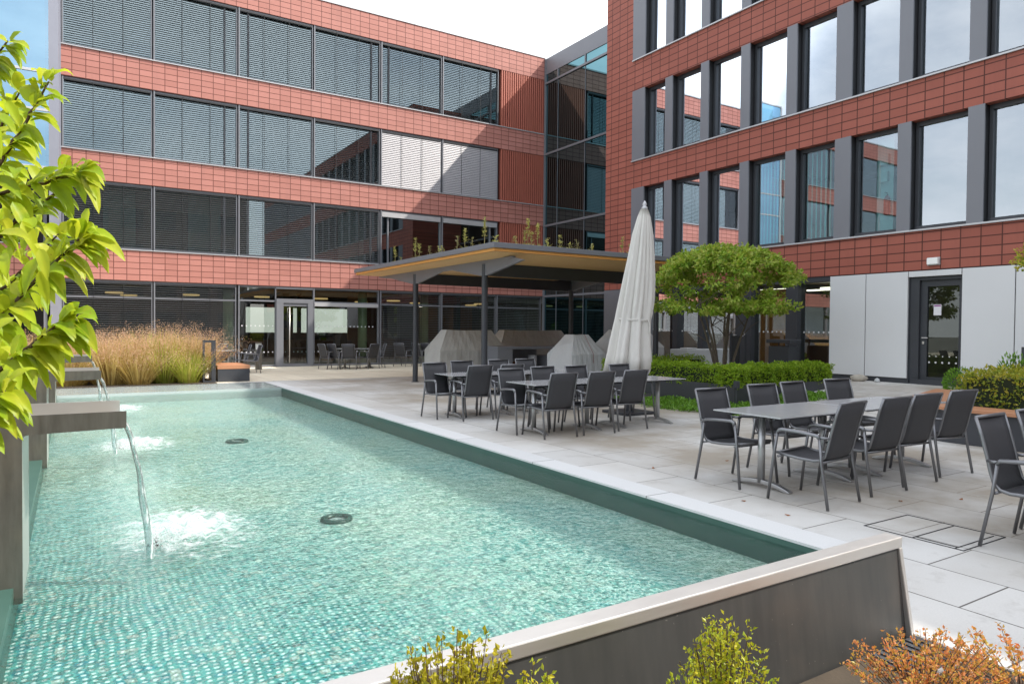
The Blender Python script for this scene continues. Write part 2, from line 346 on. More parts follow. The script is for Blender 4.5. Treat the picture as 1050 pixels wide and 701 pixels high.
# basin front wall with stainless rail
bw = empty('basin_wall', (1.2, 1.98, 0), 0, 'dark plate wall with stainless capping rail along the near end of the pool', 'wall')
def LB(o): return o.location
b = MB(); b.prism([(1.885-1.98, -.25), (2.04-1.98, -.25), (2.04-1.98, .435), (1.968-1.98, .435)], 'x', -7, 3.612-1.2); b.build('wall_plate', m_plate, bw)
b = MB(); b.prism([(1.957-1.98, .432), (2.052-1.98, .432), (2.052-1.98, .487), (1.957-1.98, .487)], 'x', -7, 3.642-1.2); b.build('capping_rail', m_steel, bw, bevel=.006)
b = MB(); b.prism([(1.878-1.98, -.05), (2.052-1.98, -.05), (2.052-1.98, .431), (1.957-1.98, .431)], 'x', 3.614-1.2, 3.642-1.2); b.build('end_post', m_steel, bw, bevel=.004)
b = MB(); b.box(3.64, 3.66, -2, 1.9, -.3, .0); b.box(3.20, 3.64, 1.60, 1.625, -.2, .012); tag(b.build('edge_strip', m_steel), 'thin steel edging strip between the slabs and the front planting bed', 'edging')
b = MB(); b.box(3.2, 3.62, 1.63, 1.88, -.05, .005)
for i in range(8): b.box(3.22+i*.05, 3.24+i*.05, 1.64, 1.87, .0052, .012)
tag(b.build('drain_grate', m_dark), 'small dark drain grate at the foot of the basin wall corner', 'drain')

# manhole frame in the paving
b = MB()
x0, x1, y0, y1 = 5.34, 5.98, 2.44, 3.18
for (a0, a1, c0, c1) in ((x0, x1, y0, y0+.007), (x0, x1, y1-.007, y1), (x0, x0+.007, y0+.0071, y1-.0071), (x1-.007, x1, y0+.0071, y1-.0071), (x0+.0071, x1-.05, y0+.06, y0+.066), (x0+.05, x0+.056, y0+.0681, 2.799), (x0+.0071, x1-.0071, 2.8, 2.806)):
    b.box(a0, a1, c0, c1, .001, .005)
tag(b.build('manhole_cover', m_darker), 'square inset manhole frame flush in the slabs beside the basin wall', 'manhole cover')

# pool inlets seen as dark rings under the surface
def ring(cx, cy, r, lab):
    o = empty('pool_inlet', (cx, cy, PZ), 0, lab, 'pool inlet')
    b = MB(); n = 28
    vs = []; fs = []
    for k in range(n):
        a = 2*pi*k/n
        for rr, z in ((r*.72, .003), (r*.78, .03), (r, .03), (r*1.05, .003)): vs.append((rr*cos(a), rr*sin(a), z))
    for k in range(n):
        for j in range(3): fs.append((k*4+j, ((k+1) % n)*4+j, ((k+1) % n)*4+j+1, k*4+j+1))
    b.add(vs, fs); b.build('rim', m_pwall, o, True)
    b = MB(); b.lathe([(r*.7, .002), (r*.3, .016), (.001, .018)], 24); b.build('cover', m_rim, o, True)
q = at(345, 533, 'z', PZ); ring(q.x, q.y, .14, 'round inlet fitting on the pool floor nearest the camera')
q = at(243, 453, 'z', PZ); ring(q.x, q.y, .16, 'round inlet fitting on the pool floor farther from the camera')

# ------------------------------------------------------------------ fountains
t = NT('foam'); P = t.obj(); pp = t.pos()
n = t.noise(t.mapped(pp, (1, 2.2, 1)), 9, 5, .7); geo = t.N('TexCoord').outputs['Generated']
sg = t.N('SeparateXYZ'); t.L(geo, sg.inputs[0]); gx = t.math('SUBTRACT', sg.outputs[0], .5); gy = t.math('SUBTRACT', sg.outputs[1], .5)
rr = t.math('SQRT', t.math('ADD', t.math('MULTIPLY', gx, gx), t.math('MULTIPLY', gy, gy)))
a = t.math('SUBTRACT', t.math('ADD', t.math('MULTIPLY', t.math('SUBTRACT', .5, rr), 2.2), t.math('MULTIPLY', n, 2.4)), 1.62)
a = t.math('MULTIPLY', t.math('MULTIPLY', a, 1.3, True), .88)
d = t.N('BsdfDiffuse'); d.inputs[0].default_value = (.60, .65, .65, 1); tr = t.N('BsdfTransparent')
mxs = t.N('MixShader'); t.L(a, mxs.inputs[0]); t.L(tr.outputs[0], mxs.inputs[1]); t.L(d.outputs[0], mxs.inputs[2]); t.L(mxs.outputs[0], t.out.inputs[0]); m_foam = t.done()
t = NT('falling_water'); P = t.pos(); nm = t.bump(t.noise(t.mapped(P, (1,1,.25)), 60, 3), .8, .01)
tr = t.N('BsdfTransparent'); tr.inputs[0].default_value = (.74,.84,.84,1); g = t.N('BsdfGlossy'); g.inputs['Roughness'].default_value = .05; t.L(nm, g.inputs['Normal'])
mxs = t.N('MixShader'); fr = t.N('LayerWeight'); fr.inputs[0].default_value = .55; t.L(nm, fr.inputs['Normal']); t.L(fr.outputs['Facing'], mxs.inputs[0]); t.L(tr.outputs[0], mxs.inputs[1]); t.L(g.outputs[0], mxs.inputs[2]); df = t.N('BsdfDiffuse'); df.inputs[0].default_value = (.85,.9,.9,1); m2 = t.N('MixShader'); t.L(t.ramp(t.noise(t.mapped(P, (1,1,.2)), 45, 3), [(.5, (.08,.08,.08)), (.66, (.7,.7,.7))]), m2.inputs[0]); t.L(mxs.outputs[0], m2.inputs[1]); t.L(df.outputs[0], m2.inputs[2]); t.L(m2.outputs[0], t.out.inputs[0]); m_fall = t.done()

def make_weir():
    o = empty('water_spout')
    T = .012; W2 = .75; top = 1.01; xl = -.255; xe = .285; low = -.10
    for y in (0, W2-T):
        b = MB()   # L-shaped cheek plate with a rounded inner corner
        R = .03; pts = [(-.60, low), (xl, low), (xl, top-.115-R)]
        for k in range(5):
            a = pi - k*pi/8; pts.append((xl+R+R*cos(a), top-.115-R+R*sin(a)))
        pts += [(xe, top-.105), (xe, top), (-.60, top)]
        b.prism(pts, 'y', y, y+T); b.build('cheek_plate', m_steelv if y == 0 else m_steel, o)
    b = MB(); b.box(-.58, xe-.03, T, W2-T, top-.098, top-.088); b.build('trough_floor', m_steelv, o)
    b = MB(); b.box(xl-.010, xl-.001, T, W2-T, low, top-.10); b.build('inner_plate', m_steel, o)
    b = MB(); b.box(-.60, -.58, T, W2-T, low, top-.002); b.build('back_plate', m_steelv, o)
    b = MB(); b.tube([(xe-.03, .02, top-.10), (xe-.03, W2-.02, top-.10)], .013, 8); b.build('drip_edge', m_steel, o)
    return o
W0 = make_weir()
wl = ['nearest stainless steel water spout beside the leafy branches', 'middle stainless steel water spout on the left pool edge', 'farthest stainless steel water spout near the grasses']
for i, y in enumerate((5.0, 9.6, 14.2)):
    o = W0 if i == 0 else copy_tree(W0)
    o.location = (0, y, 0); tag(o, wl[i], 'fountain spout', 'water spouts along the left pool edge')
    b = MB(); n = 14; mid = y+.42
    vs = []; fs = []; steps = 16
    for s_ in range(steps+1):
        tt = s_/steps; z = .91 - (.91-WZ)*tt*tt*.999; x = .265 + .19*tt
        hw = .035+.060*(1-tt)**1.6; th = .014+.010*tt+.004*sin(9*tt)
        wob_ = .006*sin(tt*23+i*2)*tt
        for k in range(n):
            a = 2*pi*k/n; vs.append((x+wob_+th*cos(a), mid+hw*sin(a)*(1+.12*sin(6*tt+3*k)), z))
    for s_ in range(steps):
        for k in range(n): fs.append((s_*n+k, s_*n+(k+1) % n, (s_+1)*n+(k+1) % n, (s_+1)*n+k))
    b.add(vs, fs)
    tag(b.build('water_jet', m_fall, None, True), ['clear stream falling from the nearest spout', 'clear stream falling from the middle spout', 'clear stream falling from the farthest spout'][i], 'water jet', 'water falling from the spouts')
    b = MB(); cx, cy, rx, ry = .84, y+1.0, .68, 1.15
    N_ = 30; vs = []; fs = []
    for a_ in range(N_+1):
        for c_ in range(N_+1):
            u, v = a_/N_*2-1, c_/N_*2-1; rr = sqrt(u*u+v*v)
            hgt = .05*max(0, 1-rr*1.1)**1.5*(1+.9*random.uniform(-1, 1)) + .012*max(0, 1-rr)*(1+sin(26*rr))
            vs.append((cx+u*rx, cy+v*ry, WZ+.006+max(0, hgt)))
    fs = [(a_*(N_+1)+c_, (a_+1)*(N_+1)+c_, (a_+1)*(N_+1)+c_+1, a_*(N_+1)+c_+1) for a_ in range(N_) for c_ in range(N_)]
    b.add(vs, fs)
    for q_ in range(600):   # droplets and bubbles thrown up round the landing point
        a_ = random.random()*6.28; rr = abs(random.gauss(0, .22)); zz = WZ+.02+abs(random.gauss(0, .075))*max(0, 1-rr*1.6); s_ = random.uniform(.003, .010)
        c_ = Vector((.50+.12*rr+rr*cos(a_), y+.55+rr*1.2*sin(a_)+.2*rr, zz))
        b.add([c_+Vector(v_)*s_ for v_ in ((1,0,0),(0,1,0),(-1,0,0),(0,-1,0),(0,0,1),(0,0,-1))], [(0,1,4),(1,2,4),(2,3,4),(3,0,4),(1,0,5),(2,1,5),(3,2,5),(0,3,5)])
    o2 = b.build('foam', m_foam, None, True); tag(o2, ['white splash foam below the nearest spout', 'white splash foam below the middle spout', 'white splash foam below the farthest spout'][i], 'foam', kind='stuff')

# ------------------------------------------------------------------ left building
LBX = [-.30, 2.39, 5.20, 8.0, 10.78, 13.6, 16.53]
YF = 27.38
lb = empty('office_building', (8, YF, 0), 0, 'long red terracotta clad office building with rows of blinds across the courtyard', 'building')
def loc(o, ob): ob.location = -Vector(o.location); return ob
def Lp(name, mb, mat, parent=lb, **kw):
    ob = mb.build(name, mat, parent, **kw)
    root = parent
    if parent.parent is None: ob.location = -Vector(parent.location)
    return ob
bands = [(3.09, 4.13), (6.42, 7.37), (9.74, 10.74), (13.33, 14.33)]
for z0, z1 in bands:
    b = MB(); b.box(-18.5, 19.0, YF, YF+.25, z0, z1); Lp('cladding_band', b, m_tileX)
b = MB()
for z0, z1 in bands[:3]: b.box(-18.5, 19.0, YF-.045, YF+.2, z1+.002, z1+.032)
b.box(-18.5, 19.0, YF-.03, YF+.3, 14.332, 14.40); Lp('sill_profile', b, m_greyL)
for z1 in (4.13, 7.37, 10.74):
    z2 = {4.13: 6.42, 7.37: 9.74, 10.74: 13.33}[z1]
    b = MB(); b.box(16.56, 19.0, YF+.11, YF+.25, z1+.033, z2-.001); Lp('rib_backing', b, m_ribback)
    b = MB()
    k = 16.60
    while k < 18.97: b.box(k, k+.062, YF+.01, YF+.109, z1+.034, z2-.002); k += .118
    Lp('ribbed_cladding', b, m_rib)
# floors, interior
b = MB()
for z0, z1 in ((3.12, 3.42), (6.5, 6.8), (9.82, 10.1), (13.4, 14.2)): b.box(-18.5, 28, YF+.26, YF+9, z0, z1)
b.box(-18.5, 28, YF+.0, YF+9, -.3, -.02)
Lp('floor_slab', b, m_inceil)
b = MB(); b.box(-18.5, 28, YF+6, YF+6.2, 3.43, 6.49); b.box(-18.5, 28, YF+6, YF+6.2, 6.81, 9.81); b.box(-18.5, 28, YF+6, YF+6.2, 10.11, 13.39)
YB = YF+8.6
b.box(-18.5, 7.2, YB, YB+.2, -.02, 3.11); b.box(7.2, 14.4, YB, YB+.2, -.02, 1.25); b.box(7.2, 14.4, YB, YB+.2, 2.5, 3.11); b.box(14.4, 28, YB, YB+.2, -.02, 3.11)
b.box(9.2, 9.5, YB, YB+.2, 1.25, 2.5); b.box(-18.7, -18.5, YF, YF+9, -.3, 14.3)
b.box(14.6, 14.8, YF+.5, YB, -.02, 3.11)
Lp('interior_wall', b, m_inside)
# pale wall beyond the rear windows of the canteen
b = MB(); b.box(2, 24, 46, 46.4, -.7, 9); tag(b.build('rear_wall', m_white), 'pale wall glimpsed through the rear windows behind the glass door', 'wall')
# interior columns
b = MB()
for x in (5.02, 10.35, 13.2): b.tube([(x, YF+.9, -.02), (x, YF+.9, 3.1)], .19, 16)
Lp('round_column', b, plain('pale_green_column', (.42, .46, .30), .7), smooth=True)
# interior lamps of the canteen (they are lit)
m_lamp = emit('warm_lamp', (1, .62, .28), .4); m_lampw = emit('white_lamp', (1, .9, .75), 2.5)
b = MB()
for x, y in ((1.3, 2.2), (3.9, 2.2), (6.5, 2.0), (8.9, 2.0), (12.2, 2.0), (1.9, 4.4), (11.6, 4.5), (15, 2.2), (17, 2.6), (14.2, 4), (17.6, 4.6)):
    b.lathe([(.30, 0), (.30, .05)], 16, (x, YF+y, 2.72))
Lp('ceiling_lamp', b, m_lamp)
# canteen counter
b = MB(); b.box(5.4, 10.3, YF+4.6, YF+5.3, -.02, .95); b.box(12, 18, YF+5.5, YF+6.2, -.02, 1.0); Lp('counter', b, m_brownin)
b = MB(); b.box(5.4, 10.6, YF+5.31, YF+5.4, -.02, 1.25); b.box(8.2, 8.5, YF+5.5, YF+5.7, 0, 3.1); b.box(8.9, 9.05, YF+5.5, YF+5.7, 0, 3.1); Lp('partition', b, m_darker)
b = MB(); b.box(11.2, 13.0, YF+5.2, YF+5.3, 0, 3.0); b.box(15.2, 18.8, YF+6.6, YF+6.7, 0, 3.0); Lp('wood_wall', b, m_brownin)
m_curtain = plain('interior_screen_green', (.20, .36, .30), .9)

def lwindow(x0, x1, z0, z1, blind, gm, extra=None, ymull=True, transom=None):
    b = MB(); yg = YF+.15
    fx = .045
    b.box(x0, x0+fx, YF+.02, YF+.19, z0, z1); b.box(x1-.03, x1, YF+.05, YF+.19, z0, z1)
    b.box(x0+fx, x1-.03, YF+.06, YF+.19, z1-.07, z1); b.box(x0+fx, x1-.03, YF+.06, YF+.19, z0, z0+.06)
    if extra:
        for e in extra: b.box(e-.03, e+.03, YF+.10, YF+.19, z0+.06, z1-.07)
    if transom: b.box(x0+fx, x1-.03, YF+.04, YF+.18, transom-.03, transom+.03)
    fo = Lp('window', b, m_grey)
    g = MB(); g.quad((x0+fx, yg, z0+.06), (x1-.03, yg, z0+.06), (x1-.03, yg, z1-.07), (x0+fx, yg, z1-.07)); g.build('pane', gm, fo)
    if blind:
        s = MB(); st = .075; z = z0+.08; dy, dz, mt = {'open': (.030, .008, m_slat), 'closed': (.012, .036, m_silver), 'gf': (.022, .004, m_slat)}[blind]
        while z < z1-.12:
            s.add([(x0+fx+.01, YF+.055-dy, z-dz), (x1-.04, YF+.055-dy, z-dz), (x1-.04, YF+.055+dy, z+dz), (x0+fx+.01, YF+.055+dy, z+dz)], [(0,1,2,3)]); z += st
        if blind == 'closed':
            pass
        sb = s.build('blind', mt, fo)
        c = MB()
        for k in range(1, 3): c.box(x0+(x1-x0)*k/3-.006, x0+(x1-x0)*k/3+.006, YF+.02, YF+.028, z0+.06, z1-.07)
        c.box(x0+fx+.01, x1-.04, YF+.03, YF+.09, z1-.125, z1-.072)
        c.build('blind_cord', m_darker, fo)
    return fo
for fl, (z0, z1) in enumerate(((4.165, 6.42), (7.405, 9.74), (10.775, 13.33))):
    for i in range(6):
        x0, x1 = LBX[i], LBX[i+1]
        if i == 5: x1 -= .06
        bl = 'open'
        if fl == 1 and i >= 4: bl = 'closed'
        if fl == 0 and i >= 4: bl = None
        ex = {1: [x1-.45], 2: [x0+.38], 3: [x1-.38], 4: [x0+.38] if fl != 1 else None, 5: [x1-.38]}.get(i)
        wnd = lwindow(x0+.02, x1-.02, z0, z1, bl, m_glassL, ex)
        if bl is None:
            c = MB(); c.box(x0+.08, x1-.06, YF+.02, YF+.09, z1-.28, z1-.08); c.build('raised_blind_box', m_greyL, wnd)
        if fl == 0 and i in (0, 1, 3):
            c = MB(); c.box(x0+1.2, x1-.5, YF+.6, YF+.64, z0-.6, z1); c.build('curtain', m_curtain, wnd)
# ground floor
gfx = [-.30, 2.39, 5.20]
lwindow(-.28, 2.37, .02, 3.09, 'gf', m_glassG, None, transom=2.5); lwindow(2.41, 5.15, .02, 3.09, 'gf', m_glassG, None, transom=2.5)
lwindow(5.22, 6.60, .02, 3.09, None, m_glassG, None, transom=2.52)
lwindow(8.02, 10.75, .02, 3.09, None, m_glassG, None, transom=2.52)
lwindow(10.80, 13.58, .02, 3.09, 'gf', m_glassG, None, transom=2.5); lwindow(13.62, 16.4, .02, 3.09, 'gf', m_glassG, None, transom=2.5); lwindow(16.44, 18.9, .02, 3.09, 'gf', m_glassG, None, transom=2.5)
b = MB()
b.box(6.60, 6.86, YF-.02, YF+.2, 0, 2.46); b.box(7.80, 8.0, YF-.02, YF+.2, 0, 2.46); b.box(6.60, 8.0, YF-.02, YF+.2, 2.462, 2.62); b.box(6.861, 7.799, YF+.02, YF+.14, .0, .12)
b.box(6.861, 7.799, YF+.02, YF+.14, 2.34, 2.461); b.box(6.60, 8.0, YF+.03, YF+.2, 3.0, 3.088)
door = Lp('door', b, m_grey)
g = MB(); g.quad((6.86, YF+.1, .12), (7.8, YF+.1, .12), (7.8, YF+.1, 2.34), (6.86, YF+.1, 2.34)); g.quad((6.6, YF+.12, 2.62), (8.0, YF+.12, 2.62), (8.0, YF+.12, 3.0), (6.6, YF+.12, 3.0)); g.build('pane', m_glassG, door)
g = MB(); g.tube([(7.08, YF-.06, .15), (7.08, YF-.06, 2.3)], .022, 10)
for z in (.4, 2.0): g.tube([(7.08, YF-.06, z), (7.08, YF+.08, z)], .012, 6)
g.build('handle', m_steel, door, smooth=True)
# raised blind box over 8..10.78 and dots
b = MB(); b.box(8.06, 10.7, YF-.0, YF+.04, 2.36, 2.50); Lp('raised_blind_box', b, m_greyL)
b = MB()
def dots(b, a0, a1, z, step, plane, v, r=.022):
    k = a0
    while k < a1:
        if plane == 'y': b.box(k, k+2*r, v, v+.002, z, z+2*r)
        else: b.box(v-.002, v, k, k+2*r, z, z+2*r)
        k += step
dots(b, 5.35, 6.5, 1.55, .16, 'y', YF+.145); dots(b, 8.1, 10.6, 1.55, .16, 'y', YF+.145); dots(b, 5.35, 10.6, .55, .16, 'y', YF+.144)
Lp('safety_dots', b, m_white)
# strip of glazing farther left, seen past the leaves and in the courtyard glass
for z0, z1 in ((.02, 3.09), (4.165, 6.42), (7.405, 9.74), (10.775, 13.33)):
    g = MB(); g.quad((-18.45, YF+.15, z0), (-.75, YF+.15, z0), (-.75, YF+.15, z1), (-18.45, YF+.15, z1)); Lp('window_strip', g, m_glassL)
b = MB()
for k in range(7):
    x = -.75-2.8*k
    for z0, z1 in ((.02, 3.088), (4.165, 6.419), (7.405, 9.739), (10.775, 13.329)): b.box(x-.05, x+.05, YF+.03, YF+.14, z0, z1)
Lp('mullion', b, m_grey)
# glass stair tower on the far left
m_postgrey = plain('lavender_grey_metal', (.27, .275, .32), .4, .3, .06)
gt = empty('stair_tower', (-3.3, 26.0, 0), 0, 'blue reflective glass stair tower with grey corner post at the left edge', 'tower')
b = MB(); b.box(-.62, -.35, 26.55, YF-.05, 4.14, 14.9); b.box(-.62, -.301, YF-.049, YF+.3, .0, 14.3); Lp('corner_post', b, m_postgrey, gt)
b = MB(); b.quad((-2.9, 26.6, 6.5), (-.62, 26.6, 6.5), (-.62, 26.6, 14.7), (-2.9, 26.6, 14.7)); Lp('glass_front', b, m_glassB, gt)
b = MB()
for z in (6.5, 8.3, 9.5, 12, 14.7): b.box(-2.9, -.622, 26.56, 26.66, z-.04, z+.04)
b.box(-2.95, -2.86, 26.55, 26.65, 6.54, 14.66); Lp('transom', b, m_greyL, gt)
b = MB(); b.box(-2.9, -.73, 27.2, 27.3, 6.5, 14.7); Lp('inner_wall', b, m_vblind, gt)
# roof equipment
b = MB(); 
for x in (13.6, 18.9): b.tube([(x, 29, 14.0), (x, 29, 14.85)], .03, 6)
b.tube([(13.6, 29, 14.85), (18.9, 29, 14.85)], .03, 6); b.box(13.5, 19, 29.1, 30.5, 14.2, 14.7)
tag(b.build('roof_rail', m_greyL), 'thin metal roof rail above the red building near the glass link', 'railing')

# ------------------------------------------------------------------ glass link
lk = empty('glass_link', (19.2, 23, 0), 0, 'dark mirrored glass link between the two red wings', 'building')
b = MB(); b.box(19.0, 28, 17.0, YF+.3, 13.56, 14.30); Lp('roof_fascia', b, m_grey, lk)
g = MB(); g.quad((19.03, 17, .0), (19.03, YF-.01, .0), (19.03, YF-.01, 13.56), (19.03, 17, 13.56)); Lp('glass_wall', g, m_glassK, lk)
b = MB()
for z in (13.13, 9.80, 6.42, 3.09): b.box(18.97, 19.09, 17, YF-.02, z-.045, z+.045)
for y in (26.36, 24.33, 22.3, 20.2): 
    b.box(18.99, 19.08, y-.035, y+.035, 13.18, 13.558)
    for z0, z1 in ((9.85, 13.08), (6.47, 9.75), (3.14, 6.37), (0, 3.04)): b.box(19.01, 19.05, y-.012, y+.012, z0, z1)
b.box(18.95, 19.05, YF-.08, YF-.005, 0, 14.3)
Lp('glazing_bar', b, m_grey, lk)
b = MB(); b.box(22.5, 22.7, 17, YF+.2, 0, 13.5); 
for z in (3.0, 6.3, 9.7): b.box(19.2, 22.5, 17, YF-.1, z, z+.3)
b.box(19.1, 28, YF+.01, YF+.2, 0, 13.5)
Lp('interior_wall', b, m_inside, lk)
b = MB(); b.tube([(19.5, 21.0, 8.2), (21.5, 23.5, 8.9)], .03, 6); b.tube([(19.5, 21.0, 2.4), (20.5, 22.5, 2.9)], .03, 6); Lp('handrail', b, m_greyL, lk)

# ------------------------------------------------------------------ right building
XR = 16.0
rb = empty('office_building', (XR, 8, .38), 0, 'tall red terracotta clad wing with deep grey window piers on the right', 'building')
YE = 19.24; YS = -16.0
rbands = [(2.925, 3.80), (6.29, 7.18), (9.55, 10.54), (13.0, 13.9)]
rows = [(3.84, 6.29), (7.22, 9.55), (10.58, 13.0)]
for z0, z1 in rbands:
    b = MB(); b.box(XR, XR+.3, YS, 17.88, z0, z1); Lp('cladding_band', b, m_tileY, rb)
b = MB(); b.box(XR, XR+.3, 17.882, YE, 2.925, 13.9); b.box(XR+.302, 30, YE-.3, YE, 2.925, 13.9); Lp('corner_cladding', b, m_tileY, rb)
b = MB(); b.box(XR-.01, XR+.4, 17.1, YE+.01, .0, 2.92); Lp('corner_pier', b, m_grey, rb)
b = MB()
for z0, z1 in rows: b.box(XR-.05, XR+.3, YS, 17.88, z0-.038, z0-.002)
b.box(XR-.03, XR+.5, YS, YE, 13.902, 13.95); Lp('sill_profile', b, m_greyL, rb)
b = MB()
for z in (2.95, 6.3, 9.6, 13.1): b.box(XR+.31, XR+6, YS, YE-.31, z, z+.3)
b.box(XR+.31, XR+6, YS, YE-.31, 13.5, 13.89)
b.box(XR+.1, XR+6, YS, YE-.31, .2, .375)
Lp('floor_slab', b, m_inceil, rb)
b = MB()
for z0, z1 in ((.38, 2.94), (3.26, 6.29), (6.61, 9.59), (9.91, 13.09)):
    b.box(XR+5, XR+5.2, YS, YE-.31, z0, z1)
    if z0 > 1:
        for y in (3.0, 7.45, 13.4): b.box(XR+.45, XR+5, y-.06, y+.06, z0, z1)
b.box(XR+.0, XR+6, YS-.2, YS, 0, 13.88)
Lp('interior_wall', b, plain('interior_plaster', (.34, .34, .33), .9), rb)
piers = [17.28+.0 for _ in ()]
edges = [(17.28, 17.88), (16.02, 16.34), (14.54, 14.85), (13.05, 13.36), (11.55, 11.86), (10.02, 10.44), (8.58, 8.88), (7.08, 7.40), (5.59, 5.9), (4.1, 4.41), (2.6, 2.91), (1.1, 1.41)]
for ri, (z0, z1) in enumerate(rows):
    for (a, c) in edges+[(YS, -.1)]:
        b = MB(); b.box(XR-.012, XR+.03, a, c, z0, z1-.001); pr_ = Lp('window_pier', b, m_grey, rb); b = MB(); b.box(XR+.031, XR+.36, a+.012, c-.012, z0, z1-.001); Lp('window_reveal', b, m_darker, rb)
    for i in range(len(edges)):
        ya = edges[i][0]; yb = edges[i+1][1] if i+1 < len(edges) else -.1
        b = MB(); f = .07
        b.box(XR+.20, XR+.32, ya-f, ya-.001, z0+.001, z1-.002); b.box(XR+.20, XR+.32, yb+.001, yb+f*.5, z0+.001, z1-.002)
        b.box(XR+.20, XR+.32, yb+f*.5+.001, ya-f-.001, z1-.10, z1-.002); b.box(XR+.14, XR+.32, yb+f*.5+.001, ya-f-.001, z0+.001, z0+.09)
        for k in range(3):
            yy = yb+.15+(ya-yb-.35)*k/2; b.box(XR+.132, XR+.14, yy, yy+.03, z0+.04, z0+.06)
        fo = Lp('window', b, m_dark, rb)
        g = MB(); g.quad((XR+.26, yb+.03, z0+.08), (XR+.26, ya-.07, z0+.08), (XR+.26, ya-.07, z1-.1), (XR+.26, yb+.03, z1-.1)); g.build('pane', m_glassR, fo)
        if (ri == 0 and i < 5) or (ri == 1 and i in (0,)) :
            s = MB(); y = yb+.06; k = 0
            while y < ya-.1:
                s.add([(XR+.36, y, z0+.1), (XR+.40, y+.07, z0+.1), (XR+.40, y+.07, z1-.1), (XR+.36, y, z1-.1)], [(0,1,2,3)]); y += .105 if i != 4 else .13
            s.build('vertical_blind', m_vblind, fo)
# fire extinguisher and wall box behind the glass
fe = empty('fire_extinguisher', (XR+.55, 9.42, 4.35), 0, 'small red fire extinguisher behind a first floor window', 'fire extinguisher')
b = MB(); b.lathe([(.05, 0), (.075, .02), (.075, .38), (.05, .44), (.02, .46)], 14); b.build('cylinder', plain('red_paint', (.45, .02, .015), .3), fe, True)
b = MB(); b.tube([(0, 0, .46), (0, 0, .52), (-.05, .03, .54)], .012, 6); b.tube([(0, 0, .5), (.07, -.05, .35), (.07, -.07, .15)], .01, 6); b.build('valve', m_dark, fe)
wb = MB(); wb.box(XR+.5, XR+.62, 9.38, 9.62, 5.55, 5.8); wb.box(XR+.5, XR+.6, 9.4, 9.6, 5.15, 5.4); wb.box(XR+.6, XR+.62, 9.3, 9.7, 3.3, 6.2)
tag(wb.build('wall_box', m_vblindw), 'pale switch boxes on a column above the red extinguisher', 'switch box')

# right ground floor
b = MB()
b.box(XR-.015, XR+.35, 12.88, 13.34, .3, 2.92); b.box(XR-.015, XR+.35, 11.42, 11.77, .3, 2.92); b.box(XR, XR+.3, 14.65, 14.85, .3, 2.92); b.box(XR, XR+.3, 15.7, 15.9, .3, 2.92)
b.box(XR+.02, XR+.25, 10.50, 17.09, .2, .45); b.box(XR+.02, XR+.25, 10.5, 17.09, 2.80, 2.921)
Lp('shopfront_frame', b, m_dark, rb)
g = MB(); g.quad((XR+.15, 10.5, .45), (XR+.15, 17.1, .45), (XR+.15, 17.1, 2.8), (XR+.15, 10.5, 2.8)); Lp('shopfront_pane', g, m_glassRG, rb)
b = MB(); dots(b, 10.6, 12.8, 1.5, .14, 'x', XR+.145, .02); dots(b, 13.5, 17, 1.5, .14, 'x', XR+.145, .02); dots(b, 10.6, 14.5, .62, .14, 'x', XR+.145, .018); Lp('safety_dots', b, m_white, rb)
b = MB(); b.box(XR+2.6, XR+2.7, 13.6, 19, .38, 2.94); Lp('amber_curtain', b, m_amber, rb)
b = MB(); b.box(XR+1.6, XR+2.2, 10.6, 12.6, .38, 1.2); b.box(XR+1.2, XR+1.25, 11.9, 12.6, .38, 1.5); Lp('counter', b, m_brownin, rb)
b = MB(); b.box(XR+1.65, XR+1.9, 11.0, 11.5, 1.21, 1.42); Lp('desk_screen', b, m_vblindw, rb)
b = MB()
for (x, y) in ((1.2, 11.2), (2.4, 11.5), (1.6, 13.8), (3.2, 12.5), (1.6, 16)): b.box(XR+x, XR+x+.09, y-.9, y+.9, 2.78, 2.82)
Lp('ceiling_lamp', b, m_lampw, rb)
b = MB(); b.box(XR+.33, XR+.35, 10.5, 13, 2.70, 2.78); Lp('ceiling_trim', b, m_inceil, rb)
# glass door in the shopfront: frame 13.34-14.4
b = MB(); b.box(XR+.10, XR+.2, 13.36, 13.52, .46, 2.79); Lp('door_leaf_stile', b, m_dark, rb)
b = MB(); b.tube([(XR+.08, 13.45, 1.42), (XR+.03, 13.45, 1.42), (XR+.03, 13.6, 1.42)], .012, 8); Lp('door_handle', b, m_greyL, rb); b = MB(); b.box(XR-.024, XR-.016, 13.08, 13.16, 1.38, 1.50); Lp('switch_plate', b, m_greyL, rb)
# white panels
def wp(y0, y1, z0=.50, z1=2.905):
    b = MB(); b.box(XR-.03, XR+.02, y0, y1, z0, z1); Lp('white_panel', b, m_white, rb, bevel=.004)
wp(9.575, 10.49); wp(8.58, 9.555); wp(6.46, 7.44); wp(4.4, 6.44); wp(2.4, 4.38); wp(-2, 2.38); wp(7.46, 8.56, 2.78, 2.905)
b = MB(); b.box(XR+.0, XR+.02, YS, 8.5, .2, .495); b.box(XR+.0, XR+.02, 8.55, 10.5, .2, .495); b.box(XR+.021, XR+.3, YS, 7.46, .2, 2.92); b.box(XR+.021, XR+.3, 8.56, 10.5, .2, 2.92); Lp('plinth', b, m_dark, rb)
